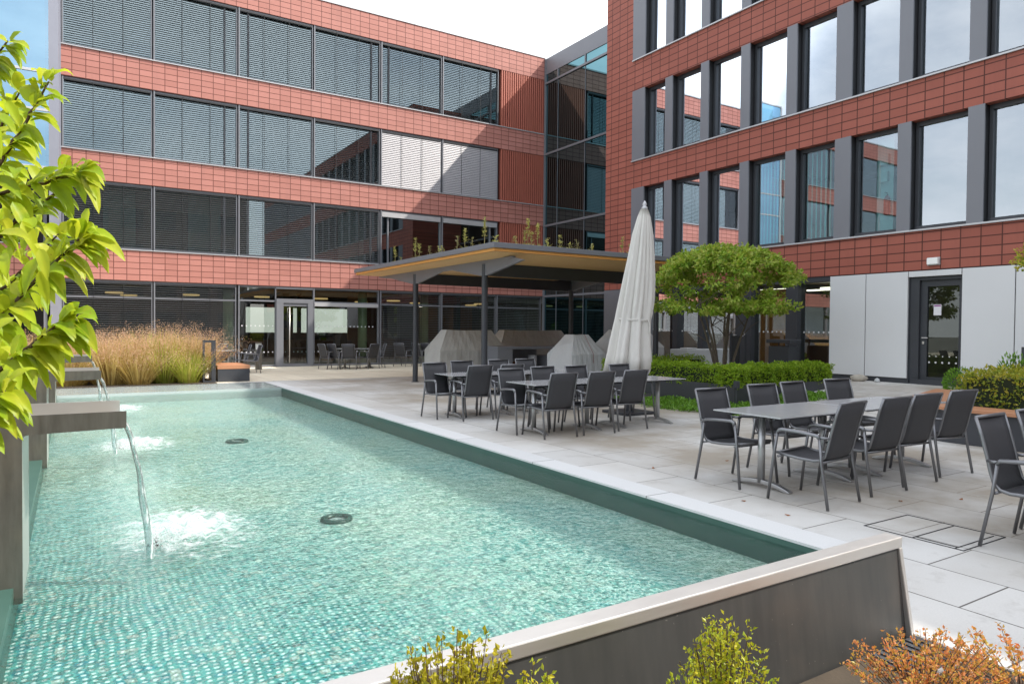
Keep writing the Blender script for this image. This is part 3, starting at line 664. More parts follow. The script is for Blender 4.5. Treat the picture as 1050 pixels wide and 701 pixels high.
# door
b = MB(); b.box(XR+.05, XR+.2, 8.36, 8.56, .38, 2.775); b.box(XR+.05, XR+.2, 7.46, 7.50, .38, 2.775); b.box(XR+.12, XR+.2, 8.22, 8.359, .40, 2.70); b.box(XR+.12, XR+.2, 7.501, 7.56, .40, 2.70)
b.box(XR+.12, XR+.2, 7.561, 8.219, 2.56, 2.70); b.box(XR+.12, XR+.2, 7.561, 8.219, .40, .55); b.box(XR+.05, XR+.2, 7.501, 8.359, 2.701, 2.775)
dr = Lp('door', b, m_dark, rb)
g = MB(); g.quad((XR+.16, 7.56, .55), (XR+.16, 8.22, .55), (XR+.16, 8.22, 2.56), (XR+.16, 7.56, 2.56)); g.build('pane', glass_mat('door_glass', (.4, .45, .42), .05, (.7, .75, .72)), dr)
g = MB(); g.tube([(XR+.11, 8.29, 1.42), (XR+.05, 8.29, 1.42), (XR+.05, 8.16, 1.42)], .011, 8); g.box(XR+.105, XR+.118, 8.27, 8.31, 1.28, 1.34); g.build('handle', m_steel, dr)
dd = MB(); dots(dd, 7.6, 8.2, .86, .14, 'x', XR+.155, .018); dots(dd, 7.6, 8.2, 1.0, .14, 'x', XR+.155, .012); dd.build('safety_dots', m_white, dr)
m_paper = plain('paper', (.75, .73, .75), .8); m_purple = plain('purple_print', (.32, .12, .30), .8)
def notice(y, z, x, lab, w_=.16, h_=.24):
    o = empty('notice', (x, y, z), 0, lab, 'notice'); b = MB(); b.box(-.004, 0, -w_/2, w_/2, -h_/2, h_/2); b.build('sheet', m_paper, o)
    b = MB(); b.box(-.006, -.0045, -w_/2+.01, w_/2-.01, h_/2-.045, h_/2-.012)
    b.build('heading', m_purple, o)
notice(8.02, 2.04, XR+.158, 'white paper notice taped inside the dark glass door'); notice(13.72, 2.0, XR+.148, 'white notice on the glass doors behind the small tree', .15, .2)
# wall lamp
wl_ = empty('wall_lamp', (XR-.02, 8.03, 3.10), 0, 'small white rectangular lamp on the red band above the dark door', 'wall lamp')
b = MB(); b.box(-.02, .019, -.13, .13, -.085, .085); b.build('housing', m_greyL, wl_); b = MB(); b.box(-.08, -.021, -.115, .115, -.07, .07); b.build('diffuser', plain('lamp_white', (.85, .85, .82), .3), wl_, bevel=.01)

# building behind the photographer, seen only as a dark reflection
bb = empty('office_building', (0, -24, 0), 0, 'red clad wing behind the viewer, mirrored in the glass', 'building')
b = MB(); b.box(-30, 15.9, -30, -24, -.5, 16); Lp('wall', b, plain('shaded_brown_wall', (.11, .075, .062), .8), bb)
b = MB()
for z in (1, 4.4, 7.8, 11.2):
    for k in range(15): b.box(-29+k*3, -27+k*3, -24.0, -23.95, z, z+1.9)
Lp('window_strip', b, m_darker, bb)

# ------------------------------------------------------------------ canopy
cp = empty('canopy', (11.2, 16.5, 0), 0, 'flat timber lined canopy on slim dark posts with plants on its roof', 'canopy')
X0, X1, Y0, Y1, ZT = 7.62, 14.35, 12.85, 21.6, 3.40
b = MB(); b.box(X0, X1, Y0, Y1, ZT-.115, ZT); Lp('roof_edge', b, m_grey, cp, bevel=.006)
t = NT('larch_soffit'); P = t.pos(); sp = t.N('SeparateXYZ'); t.L(P, sp.inputs[0])
wv = t.noise(t.mapped(P, (1, 14, 1)), 2.4, 6); line = t.ramp(t.math('FRACT', t.math('MULTIPLY', sp.outputs[1], 7)), [(0, (.35,.35,.35)), (.06, (1,1,1)), (1, (1,1,1))])
c = t.mix(wv, (.74, .42, .16), (.84, .55, .26)); c = t.mix(1, c, line, 'MULTIPLY'); t.pbr(c, .55); m_larch = t.done()
t = NT('larch_edge'); P = t.pos(); c = t.mix(t.noise(t.mapped(P, (1,1,8)), 3, 4), (.62, .25, .055), (.78, .38, .10)); t.pbr(c, .45); m_larche = t.done()
b = MB(); e = .05
# edge board (a thin ring) and the folded soffit that deepens towards the posts
for (a0, a1, c0, c1) in ((X0+e, X1-e, Y0+e, Y0+e+.03), (X0+e, X1-e, Y1-e-.03, Y1-e), (X0+e, X0+e+.03, Y0+e+.031, Y1-e-.031), (X1-e-.03, X1-e, Y0+e+.031, Y1-e-.031)): b.box(a0, a1, c0, c1, ZT-.185, ZT-.117)
Lp('edge_board', b, m_larche, cp)
b = MB(); ix0, ix1, iy0, iy1 = X0+1.25, X1-1.25, Y0+1.5, Y1-1.5; za, zb = ZT-.19, ZT-.30
o_ = [(X0+.085, Y0+.085, za), (X1-.085, Y0+.085, za), (X1-.085, Y1-.085, za), (X0+.085, Y1-.085, za)]; i_ = [(ix0, iy0, zb), (ix1, iy0, zb), (ix1, iy1, zb), (ix0, iy1, zb)]
for k in range(4): b.quad(o_[k], i_[k], i_[(k+1) % 4], o_[(k+1) % 4])
b.quad(*i_[::-1]); Lp('soffit', b, m_larch, cp)
CXs, CYs = (8.3, 13.85), (14.4, 18.35)
def haunch(b, axis, c, s0, s1, posts):
    pts = [(s0, ZT-.24), (s1, ZT-.24)]; low = [(s1, ZT-.27)] if axis == 'x' else [(s1, ZT-.27)]
    for p in sorted(posts, reverse=True): low += [(p+1.7, ZT-.36), (p+.14, ZT-.60), (p-.14, ZT-.60), (p-1.7, ZT-.36)]
    low.append((s0, ZT-.27)); poly = pts+low
    b.prism(poly, axis, c-.035, c+.035)
for x in CXs: b = MB(); haunch(b, 'x', x, Y0+.25, Y1-.5, CYs); Lp('tapered_beam', b, m_grey, cp)
for y in CYs: b = MB(); b.prism([(8.336, ZT-.24), (X1-.3, ZT-.24), (X1-.3, ZT-.42), (13.7, ZT-.62), (8.336, ZT-.60)], 'y', y-.035, y+.035); Lp('tapered_beam', b, m_dark, cp)
for x in CXs:
    for y in CYs:
        b = MB(); b.tube([(x, y, -.02), (x, y, ZT-.33)], .075, 16); b.lathe([(.11, 0), (.11, .015)], 16, (x, y, .001)); Lp('post', b, m_dark, cp, smooth=False)
# roof planting
m_spike = leaf_mat('mullein_yellow_green', [(.55, .55, .14), (.68, .64, .22), (.45, .55, .16), (.72, .60, .30)], .4)
m_sedge = leaf_mat('dry_sedge', [(.35, .27, .12), (.45, .38, .18), (.25, .28, .10)], .3)
def spike(x, y, h, r, lab, bushy):
    o = empty('roof_plant', (x, y, ZT), 0, lab, 'plant', 'plants growing on the canopy roof')
    b = MB(); b.tube([(0, 0, 0), (.02*random.uniform(-1,1), 0, h*.6), (.05*random.uniform(-1,1), 0, h)], .009, 5); b.build('stem', m_sedge, o)
    b = MB(); n = int(60*h/.5)
    for k in range(n):
        z = h*(.35+.65*random.random()) if not bushy else h*random.random()
        rr = r*1.3*(1.05-.5*z/h) if not bushy else r*1.8*(.4+random.random()*.8)
        a = random.random()*6.28; s = random.uniform(.025, .05)
        c = Vector((rr*cos(a)*random.random(), rr*sin(a)*random.random(), z)); d = Vector((cos(a), sin(a), random.uniform(-.2, .8))).normalized()
        e_ = d.cross(Vector((0,0,1))).normalized()*s*.5
        b.add([c-e_, c+d*s*1.4, c+e_, c-d*s*.3], [(0,1,2,3)])
    for k in range(14):
        a = random.random()*6.28; L_ = random.uniform(.08, .2); d = Vector((cos(a), sin(a), random.uniform(.3, 1))).normalized(); e_ = Vector((-sin(a), cos(a), 0))*.012
        b.add([-e_, e_, d*L_], [(0,1,2)])
    b.build('foliage', m_spike if not bushy else random.choice((m_spike, m_sedge)), o)
# pixel columns give how far along the eaves each stalk stands
sp_l = [(404, .50, 0, 'west'), (410, .15, 1, ''), (423, .60, 0, ''), (429, .42, 0, ''), (438, .30, 1, ''), (446, .26, 1, ''), (453, .22, 0, ''), (463, .42, 1, ''), (476, .52, 0, ''), (484, .26, 1, ''), (492, .70, 0, '')]
names_l = ['tall pale spike plant at the far left end of the canopy roof', 'tiny tuft beside the leftmost spike on the canopy roof', 'tall thick yellow spike on the left canopy edge', 'slim spike right of the thick yellow spike on the canopy roof',
  'dry sedge tuft midway along the left canopy edge', 'second dry tuft midway along the left canopy edge', 'short pale spike midway along the left canopy edge', 'branching yellow plant on the left canopy edge', 'thin brown stalk near the canopy corner', 'low yellow tuft left of the tallest spike', 'tallest spike plant next to the near canopy corner']
for (px, h, bushy, _), nm_ in zip(sp_l, names_l):
    q = at(px, 300, 'x', X0+.25); spike(X0+.25+random.uniform(0, .15), q.y, h, .045, nm_, bushy)
sp_f = [(508, .22, 1), (528, .25, 0), (538, .42, 0), (541, .72, 0), (545, .40, 0), (551, .62, 0), (561, .28, 1), (574, .38, 0), (584, .22, 1), (592, .30, 1), (607, .22, 0), (638, .5, 0), (646, .3, 0)]
names_f = ['dry grassy tuft right at the near canopy corner', 'small brown stalk right of the near canopy corner', 'plump short spike in the front cluster on the canopy roof', 'tallest spike in the front cluster on the canopy roof', 'slender spike in the middle of the front cluster', 'thick spike at the right of the front cluster', 'leafy low plant just right of the front cluster',
  'pale green spike before the dark glass link', 'small tuft before the dark glass link', 'yellow bushy plant on the front canopy edge', 'short stalk near the right end of the front canopy edge', 'thin reddish stalk before the red corner of the right wing', 'short stalk closest to the closed parasol']
for (px, h, bushy), nm_ in zip(sp_f, names_f):
    q = at(px, 270, 'y', Y0+.3); spike(q.x, Y0+.3, h*.85, .04, nm_, bushy)

# ------------------------------------------------------------------ covered grills, counter
t = NT('cover_fabric'); P = t.pos(); n = t.noise(P, 2.5, 5); c = t.mix(n, (.30, .29, .27), (.42, .41, .38)); t.pbr(c, .75, 0, t.bump(t.noise(t.mapped(P, (3, 3, 1.6)), 1.8, 3), .45, .05)); m_cover = t.done()
t = NT('cover_fabric_light'); P = t.pos(); n = t.noise(P, 2.5, 5); c = t.mix(n, (.46, .47, .48), (.60, .61, .61)); t.pbr(c, .7, 0, t.bump(t.noise(t.mapped(P, (3, 3, 1.6)), 1.8, 3), .45, .05)); m_coverl = t.done()
m_pipe = plain('red_piping', (.28, .10, .09), .7)
def cover(x, y, L, D, H, mat, lab, rz=0, piping=True):
    """fabric cover: rounded gabled prism, its length along local x"""
    o = empty('grill_cover', (x, y, gz(x, y)), rz, lab, 'grill cover', 'covered grills under the canopy')
    prof = [(-D/2, .02), (-D/2, H*.62), (-D*.17, H), (D*.17, H), (D/2, H*.62), (D/2, .02)]
    # subdivide for folds
    pts = []
    for i in range(len(prof)-1):
        for k in range(5):
            t_ = k/5; pts.append((prof[i][0]*(1-t_)+prof[i+1][0]*t_, prof[i][1]*(1-t_)+prof[i+1][1]*t_))
    pts.append(prof[-1]); n = len(pts); m = 22; b = MB(); vs = []; fs = []
    for j in range(m+1):
        u = j/m; xx = -L/2+L*u
        for i, (py, pz) in enumerate(pts):
            tap = 1-.10*max(0, (pz/H-.62))/.38*(1 if j in (0, m) else 0)
            xo = xx
            if pz > H*.62: xo = xx*(1-(.72/L)*(pz/H-.62)/.38)
            wv_ = .014*sin(u*19+py*4)*(1-pz/H) + .008*sin(u*41+i)
            vs.append((xo, py+(wv_ if py > 0 else -wv_), pz - .012*sin(u*pi)*(pz > H*.9)))
    for j in range(m):
        for i in range(n-1): fs.append((j*n+i, j*n+i+1, (j+1)*n+i+1, (j+1)*n+i))
    fs.append(tuple(range(n))); fs.append(tuple(m*n+i for i in range(n))[::-1])
    b.add(vs, fs); b.build('fabric', mat, o)
    if piping:
        p = MB(); p.tube([(L*.12, -D/2-.01, H*.45), (L*.12, -D/2-.012, H*.62), (L*.10, -D*.17, H+.004)], .006, 5); p.build('piping', m_pipe, o)
    return o
cover(9.55, 17.6, 2.15, 1.0, 1.50, m_cover, 'long beige grill cover at the left behind the canopy posts', 0, False)
cover(13.1, 19.6, 3.0, 1.0, 1.50, m_cover, 'beige grill cover behind the dark counter, left of the light one', 0, False)
cover(11.45, 14.9, 1.25, .95, 1.36, m_coverl, 'light grey grill cover with red piping beside the closed parasol', .12)
cover(13.55, 15.2, 2.0, .95, 1.30, m_coverl, 'pale cover half hidden behind the closed parasol', .1, False)
ct = empty('kitchen_counter', (10.9, 16.6, 0), 0, 'dark outdoor kitchen counter between the grill covers', 'counter')
b = MB(); b.box(-1.15, 1.3, -.4, .4, .98, 1.06); b.build('worktop', m_grey, ct, bevel=.004)
b = MB(); b.box(-1.13, -.65, -.38, .38, .0, .979); b.box(.55, 1.28, -.38, .38, 0, .78); b.box(-.64, .54, .2, .38, 0, .97); b.build('cabinet', m_grey, ct)
b = MB(); b.box(-.5, -.1, -.3, .1, .45, .62); b.build('drawer', m_brownin, ct)
b = MB(); b.lathe([(.13, 0), (.13, .32)], 16, (.2, -.1, .48)); b.build('pot', m_greyL, ct, True)
b = MB(); b.box(0, 1.25, 0, .7, 0, .62); b.box(.1, .5, .1, .4, .62, .66)
o = b.build('storage_box', m_coverl, bevel=.02); o.location = (14.9, 14.2, gz(14.9, 14.2)+.0); tag(o, 'low pale storage box right of the closed parasol behind the hedge', 'box')

# ------------------------------------------------------------------ furniture
t = NT('sling_fabric'); P = t.obj(); n = t.noise(P, 220, 2); c = t.mix(n, (.030, .030, .034), (.060, .060, .066)); t.pbr(c, .65, 0, t.bump(n, .3, .002)); m_sling = t.done()
t = NT('sling_fabric_black'); P = t.obj(); n = t.noise(P, 220, 2); c = t.mix(n, (.020, .021, .024), (.040, .041, .045)); t.pbr(c, .65); m_slingb = t.done()
t = NT('table_laminate'); P = t.pos(); n = t.noise(P, 14, 5); c = t.mix(n, (.36, .36, .365), (.45, .45, .455)); t.pbr(c, .17, 0, None, 1.0); m_top = t.done()
m_foot = steel('cast_aluminium', (.48, .48, .48), .35)
def arc(p, q, r, c): pass
def make_chair():
    o = empty('armchair')
    R = .0135
    # seat sling and back sling as thin shells following the frame curve
    prof = [(.235, .435), (.12, .418), (0, .408), (-.12, .405), (-.185, .418), (-.222, .455), (-.245, .53), (-.275, .66), (-.312, .80), (-.352, .925)]
    def shell(pr, hw, name, mat):
        b = MB(); n = 7; vs = []; 
        for s_ in (0, 1):
            for i, (y, z) in enumerate(pr):
                for k in range(n):
                    u = k/(n-1)*2-1; sag = .012*(1-u*u)
                    nx = (pr[min(i+1, len(pr)-1)][0]-pr[max(i-1, 0)][0], pr[min(i+1, len(pr)-1)][1]-pr[max(i-1, 0)][1]); l = sqrt(nx[0]**2+nx[1]**2)
                    ny, nz = -nx[1]/l, nx[0]/l
                    off = sag+(.006 if s_ else 0)
                    vs.append((u*hw, y+ny*off*1, z+nz*off*1))
        N2 = len(pr)*n; fs = []
        for i in range(len(pr)-1):
            for k in range(n-1):
                a = i*n+k; fs.append((a, a+1, a+n+1, a+n)); fs.append((N2+a, N2+a+n, N2+a+n+1, N2+a+1))
        for i in range(len(pr)-1):
            a = i*n; fs.append((a, a+n, N2+a+n, N2+a)); a = i*n+n-1; fs.append((a, N2+a, N2+a+n, a+n))
        for k in range(n-1):
            fs.append((k, N2+k, N2+k+1, k+1)); a = (len(pr)-1)*n+k; fs.append((a, a+1, N2+a+1, N2+a))
        b.add(vs, fs); return b.build(name, mat, o, True)
    shell(prof[:5], .222, 'seat', m_sling); shell(prof[4:], .222, 'backrest', m_sling)
    b = MB()
    for s_ in (-1, 1): b.tube([(s_*.232, y, z) for y, z in prof], R, 8, True, .75)
    b.tube([(-.232, -.352, .925), (.232, -.352, .925)], R*.95, 8); b.tube([(-.232, .235, .433), (.232, .235, .433)], R, 8)
    b.tube([(-.265, -.20, .40), (.265, -.20, .40)], R*.9, 8); b.tube([(-.265, .20, .405), (.265, .20, .405)], R*.9, 8)
    b.build('seat_frame', m_alu, o, True)
    for s_ in (-1, 1):
        b = MB(); b.tube([(s_*.285, .285, .006), (s_*.275, .235, .42), (s_*.272, .205, .625)], .016, 8, True, .8); b.build('leg', m_alu, o, True)
        b = MB(); b.tube([(s_*.285, -.285, .006), (s_*.272, -.215, .40), (s_*.268, -.19, .61)], .016, 8, True, .8); b.build('leg', m_alu, o, True)
        b = MB(); b.tube([(s_*.272, .203, .622), (s_*.272, .19, .645), (s_*.272, .16, .655), (s_*.270, -.02, .648), (s_*.268, -.17, .635), (s_*.267, -.192, .61)], .017, 8, True, 1.25); b.tube([(s_*.268, -.185, .62), (s_*.236, -.268, .62)], .012, 6); b.build('armrest', m_alu, o, True)
    return o
def make_table():
    o = empty('dining_table'); L, D, Z = 1.5, .80, .745
    b = MB(); b.box(-L/2, L/2, -D/2, D/2, Z-.014, Z); b.build('tabletop', m_top, o, bevel=.003)
    b = MB(); b.box(-L/2+.08, L/2-.08, -.28, -.25, Z-.045, Z-.0145); b.box(-L/2+.08, L/2-.08, .25, .28, Z-.045, Z-.0145); 
    for x in (-.5, .5): b.box(x-.02, x+.02, -.249, .249, Z-.045, Z-.0145)
    b.build('underframe', m_dark, o)
    for x in (-.5, .5):
        b = MB(); b.tube([(x, 0, .045), (x, 0, Z-.046)], .036, 16); b.build('column', m_foot, o, True)
        b = MB()
        pr = []; n = 14
        for k in range(n+1):
            y = -.34+.68*k/n; u = abs(y)/.34; zt = .012+.062*(1-u**2.2)+.004; pr.append((y, zt))
        lo = []
        for k in range(n+1):
            y = .34-.68*k/n; u = abs(y)/.34; zl = .001+max(0, .038*(1-(u/.82)**2)) if u < .82 else .001; lo.append((y, zl))
        b.prism(pr+lo, 'x', x-.030, x+.030); b.build('foot', m_foot, o, bevel=.006)
    return o
chair0 = make_chair(); table0 = make_table(); _first = {'c': True, 't': True}
def put(kind, x, y, rz, lab, group):
    src = chair0 if kind == 'c' else table0
    o = src if _first[kind] else copy_tree(src); _first[kind] = False
    o.location = (x, y, gz(x, y)+.001); o.rotation_euler = (0, 0, rz)
    tag(o, lab, 'chair' if kind == 'c' else 'table', group); return o
GC, GT = 'grey sling armchairs on the patio', 'grey topped dining tables on the patio'
N_, S_ = 0, pi    # facing +Y / facing -Y
# nearest set (right)
put('t', 6.27, 4.50, 0, 'left table of the nearest set, right of the basin wall', GT); put('t', 7.80, 4.50, 0, 'right table of the nearest set, toward the wooden bench', GT)
A = [(5.74, 3.90, .10, 'front left armchair of the nearest set, its back to the viewer'), (6.60, 3.96, -.03, 'second armchair from the left with its back to us, nearest set'), (7.28, 4.02, -.06, 'third armchair from the left with its back to us, nearest set'), (8.10, 4.06, -.10, 'front right armchair of the nearest set, before the wooden bench'),
     (5.76, 4.80, pi, 'rear left armchair of the nearest set, fully visible from the front'), (6.72, 4.92, pi-.05, 'second armchair along the far side of the nearest set'), (7.42, 5.0, pi+.04, 'third armchair along the far side of the nearest set'), (8.35, 5.05, pi-.12, 'far right armchair of the nearest set, by the hedge planter')]
for x, y, r, l in A: put('c', x, y, r, l, GC)
# middle set
put('t', 6.32, 8.60, 0, 'left table of the middle set before the parasol', GT); put('t', 7.85, 8.62, 0, 'right table of the middle set, its end by the ground cover', GT)
B = [(5.84, 8.22, 0, 'front left armchair of the middle set, its back to the viewer'), (6.56, 8.24, -.03, 'middle of three armchairs backing us at the middle set'), (7.30, 8.33, -.03, 'rightmost of three armchairs backing us at the middle set'),
     (5.72, 8.75, pi, 'far side left end armchair of the middle set'), (6.50, 9.02, pi, 'far side second armchair of the middle set'), (7.22, 9.05, pi+.05, 'far side third armchair of the middle set'), (8.25, 9.15, pi, 'far side right armchair of the middle set, below the parasol'), (8.75, 8.75, pi+.2, 'armchair at the right end of the middle set near the ground cover')]
for x, y, r, l in B[:7]: put('c', x, y, r, l, GC)
# far set
put('t', 6.16, 10.85, 0, 'left table of the far set near the pool edge', GT); put('t', 7.70, 10.87, 0, 'right table of the far set beside the canopy', GT)
C_ = [(5.74, 10.42, 0, 'front left armchair of the far set, its back to the viewer'), (6.42, 10.50, 0, 'second armchair backing the viewer at the far set'),
      (5.45, 10.85, pi+.05, 'left end armchair of the far set nearest the canopy post'), (6.22, 11.30, pi, 'far side second armchair of the far set'), (7.15, 11.5, pi, 'far side third armchair of the far set'), (7.85, 11.6, pi, 'far side right armchair of the far set')]
for x, y, r, l in C_: put('c', x, y, r, l, GC)
# set cut by the right edge
put('t', 6.62, 1.86, 0, 'table cut off by the right edge of the view', GT)
put('c', 5.86, 2.16, pi+.02, 'armchair at the right edge, left of the two by the cut off table', GC); put('c', 6.62, 2.2, pi, 'armchair half outside the right edge of the view', GC)
# sets by the glass front
put('t', 9.1, 25.4, .1, 'small table near the open canteen doors', GT)
E_ = [(8.0, 25.3, -1.3, 'leftmost armchair of the cluster near the glass door'), (8.3, 25.15, -1.2, 'second armchair of the cluster near the glass door'), (8.65, 24.85, -.6, 'third armchair of the cluster near the glass door'), (9.4, 25.0, .4, 'armchair at the right of the small canteen table'), (9.9, 25.5, 1.4, 'rightmost armchair of the cluster near the glass door'),
      (11.2, 25.9, -1.0, 'lone armchair left in the row by the dark glazing'), (11.95, 25.8, -1.3, 'second armchair in the row by the dark glazing'), (12.3, 25.7, -1.2, 'third armchair in the row by the dark glazing'), (12.7, 25.6, -1.2, 'armchair in the row partly behind the canopy post')]
for x, y, r, l in E_: put('c', x, y, r, l, GC)
put('t', 3.9, 24.6, .1, 'table behind the dark planter box near the grasses', GT)
for x, y, r, l in ((4.75, 24.7, 1.5, 'armchair right of the table behind the planter box'), (4.95, 24.1, 1.6, 'armchair closest to the bollard lamp'), (4.2, 25.2, 2.9, 'armchair behind the table near the bollard lamp')): put('c', x, y, r, l, GC)
# small reserved card on the middle of far set
b = MB(); b.box(-.05, .05, -.002, .002, 0, .07); o = b.build('table_card', m_paper); q = at(583, 381, 'y', 9.3); o.location = (7.42, 8.75, .747); tag(o, 'small white card standing on the middle set table', 'card')

# ------------------------------------------------------------------ parasol
def make_parasol():
    bx, by = 8.72, 9.75
    o = empty('parasol', (bx, by, 0), 0, 'tall closed off white parasol tied at the waist behind the middle set', 'parasol')
    t = NT('parasol_fabric'); P = t.pos(); n = t.noise(t.mapped(P, (5, 5, .8)), 3, 4); c = t.mix(n, (.54, .52, .48), (.66, .64, .60)); t.pbr(c, .8, 0, t.bump(n, .3, .03)); mf = t.done()
    top = at(661, 214, 'y', by); 
    zt = top.z; tx = top.x-bx
    Q = lambda px, py: at(px, py, 'y', by)
    prof = []   # (z, centre x, half width)
    for (py, xl, xr) in ((214, 657.5, 664), (222, 654.5, 666), (240, 649.5, 668), (262, 645.5, 668.5), (285, 641, 668.5), (305, 637.5, 667.5), (320, 635, 665.5), (327, 634, 664), (334, 632.5, 664), (350, 629, 664), (366, 625.5, 665), (380, 622.5, 665)):
        a, c2 = Q(xl, py), Q(xr, py); prof.append(((a.z), (a.x+c2.x)/2-bx, (c2.x-a.x)/2*.86))
    n = 180; b = MB(); vs = []; fs = []
    for i, (z, cx, hw) in enumerate(prof):
        fold = .06+.34*min(1, i/7)
        for k in range(n):
            a = 2*pi*k/n; rr = hw*(1+fold*(abs(sin(4*a+.35*sin(i*.5)))**.7-.6)*1.0+.05*sin(11*a+i*.25)+.03*sin(19*a-i*.3))
            zz = z
            if i == len(prof)-1: zz = z - .17*abs(sin(4*a))+.10 + .34*max(0, cos(a-.2)) + .06*cos(7*a)
            if i == len(prof)-2: zz = z - .04*cos(4*a+.6)
            vs.append((cx+rr*cos(a), rr*.75*sin(a), zz))
    for i in range(len(prof)-1):
        for k in range(n): fs.append((i*n+k, (i*n+(k+1) % n), (i+1)*n+(k+1) % n, (i+1)*n+k))
    fs.append(tuple(range(n)))
    b.add(vs, fs); f = b.build('canopy_fabric', mf, o, True)
    sd = f.modifiers.new('thickness', 'SOLIDIFY'); sd.thickness = .008; sd.offset = -1
    z, cx, hw = prof[7]; s = MB()
    pts = [(cx+hw*1.03*cos(a), hw*.9*sin(a), z+.02*sin(a)) for a in [2*pi*k/28 for k in range(29)]]; s.tube(pts, .020, 6, False, .35); s.tube([(cx+.1, -hw*.9, z), (cx+.13, -hw*1.0, z-.12), (cx+.11, -hw, z-.25)], .012, 5); s.build('tie_strap', mf, o)
    s = MB(); s.tube([(prof[-1][1]+.03, 0, .02), (tx, 0, zt+.02)], .03, 12); s.build('pole', m_greyL, o, True)
    s = MB(); s.lathe([(.055, -.03), (.06, .02), (.03, .05), (.045, .08), (.02, .13), (.004, .15)], 14, (tx, 0, zt)); s.build('finial', m_greyL, o, True)
    s = MB(); s.box(-.35, .35, -.35, .35, .0, .05); s.lathe([(.07, .05), (.06, .3)], 14, (prof[-1][1]+.03, 0, 0)); s.build('base', m_dark, o, bevel=.01)
make_parasol()

# ------------------------------------------------------------------ vegetation helpers
def leafquad(b, c, d, nrm, L, Wd):
    s = d.cross(nrm)
    if s.length < 1e-3: s = d.orthogonal()
    s = s.normalized()*Wd/2; f = d.cross(s).normalized()*Wd*.25
    b.add([c, c+d*L*.45+s+f, c+d*L, c+d*L*.45-s+f], [(0,1,2), (0,2,3)])
def rv():
    while True:
        v = Vector((random.uniform(-1,1), random.uniform(-1,1), random.uniform(-1,1)))
        if .01 < v.length < 1: return v.normalized()
m_bark = plain('bark', (.12, .095, .07), .9, 0, .3, 12, .5)
def hedge(name, o, x0, x1, y0, y1, z0, z1, n, mat, size=.04):
    b = MB(); core = MB(); core.box(x0+.08, x1-.08, y0+.08, y1-.08, z0, z1-.08)
    A1, A2, A3 = (x1-x0)*(y1-y0), (x1-x0)*(z1-z0), (y1-y0)*(z1-z0); T = A1+2*A2+2*A3
    for k in range(n):
        r = random.random()*T; lump = .03
        x, y, z = random.uniform(x0, x1), random.uniform(y0, y1), random.uniform(z0, z1)
        if r < A1: z = z1; nn = Vector((0,0,1))
        elif r < A1+2*A2: y = random.choice((y0, y1)); nn = Vector((0, 1 if y == y1 else -1, 0))
        else: x = random.choice((x0, x1)); nn = Vector((1 if x == x1 else -1, 0, 0))
        und = .035*sin(x*7+y*5)+.03*sin(x*17+z*9)+.025*sin(y*21+x*4)
        inn = random.random()**2*.13
        # rounded top edges
        ex = min(x-x0, x1-x); ey = min(y-y0, y1-y); dz_ = (z1-z)
        c = Vector((x, y, z)) + nn*(und-inn)
        if nn.z and min(ex, ey) < .1: c.z -= (.1-min(ex, ey))*.6
        d = (nn*.6+rv()+Vector((0,0,.35))).normalized(); s = size*random.uniform(.6, 1.25)
        leafquad(b, c, d, rv(), s, s*.6)
    b.build('foliage', mat, o); core.build('core', m_hcore, o)
m_hcore = plain('twiggy_interior', (.02, .028, .012), .95, 0, .3, 20)
m_box = leaf_mat('box_hedge_leaf', [(.12, .24, .015), (.22, .38, .02), (.34, .50, .035), (.46, .58, .06)], .4)
m_box2 = leaf_mat('yellow_hedge_leaf', [(.12, .19, .02), (.24, .34, .03), (.46, .46, .05), (.60, .50, .08)], .4)
m_tree = leaf_mat('tree_leaf', [(.12, .26, .02), (.24, .44, .035), (.38, .58, .06), (.58, .66, .16), (.46, .44, .10)], .5)
m_gc = leaf_mat('ground_cover_leaf', [(.09, .20, .02), (.15, .33, .03), (.24, .42, .06)], .35)

# hedge planter with the tree
hp = empty('planter', (12.5, 11, 0), 0, 'large dark planter box holding the hedge and small tree', 'planter')
px0, px1, py0, py1 = 11.02, 14.2, 9.25, 13.4
b = MB()
for (a0, a1, c0, c1) in ((px0, px1, py0, py0+.06), (px0, px1, py1-.06, py1), (px0, px0+.06, py0+.061, py1-.061), (px1-.06, px1, py0+.061, py1-.061)): b.box(a0, a1, c0, c1, -.02, .46)
Lp('box', b, m_dark, hp, bevel=.004)
b = MB(); b.box(px0+.061, px1-.061, py0+.061, py1-.061, 0, .40); Lp('soil', b, m_soil, hp)
h1 = empty('hedge', (12.5, 11, .4), 0, 'clipped bright green hedge in the dark planter under the tree', 'hedge')
hedge('h', h1, px0+.04-12.5, px1+.02-12.5, py0+.02-11, 9.75-11, .0, .42, 15000, m_box, .05)
hh = empty('hedge', (11.3, 11.5, .4), 0, 'clipped green hedge wing running back toward the parasol', 'hedge'); hedge('h', hh, -.24, .25, -1.7, 1.85, 0, .42, 9000, m_box, .05)
hh = empty('hedge', (12.9, 13.1, .4), 0, 'rear hedge of the planter, behind the tree stems', 'hedge'); hedge('h', hh, -1.3, 1.25, -.25, .25, 0, .45, 3500, m_box, .05)
# lamp at planter corner
q = empty('spotlight', (10.96, 9.15, 0), 0, 'small dark spotlight post at the planter corner behind a chair', 'spotlight')
b = MB(); b.tube([(0, 0, 0), (0, 0, .42)], .015, 8); b.build('post', m_dark, q); b = MB(); b.box(-.05, .05, -.04, .04, .42, .56); b.build('head', m_dark, q, bevel=.008)

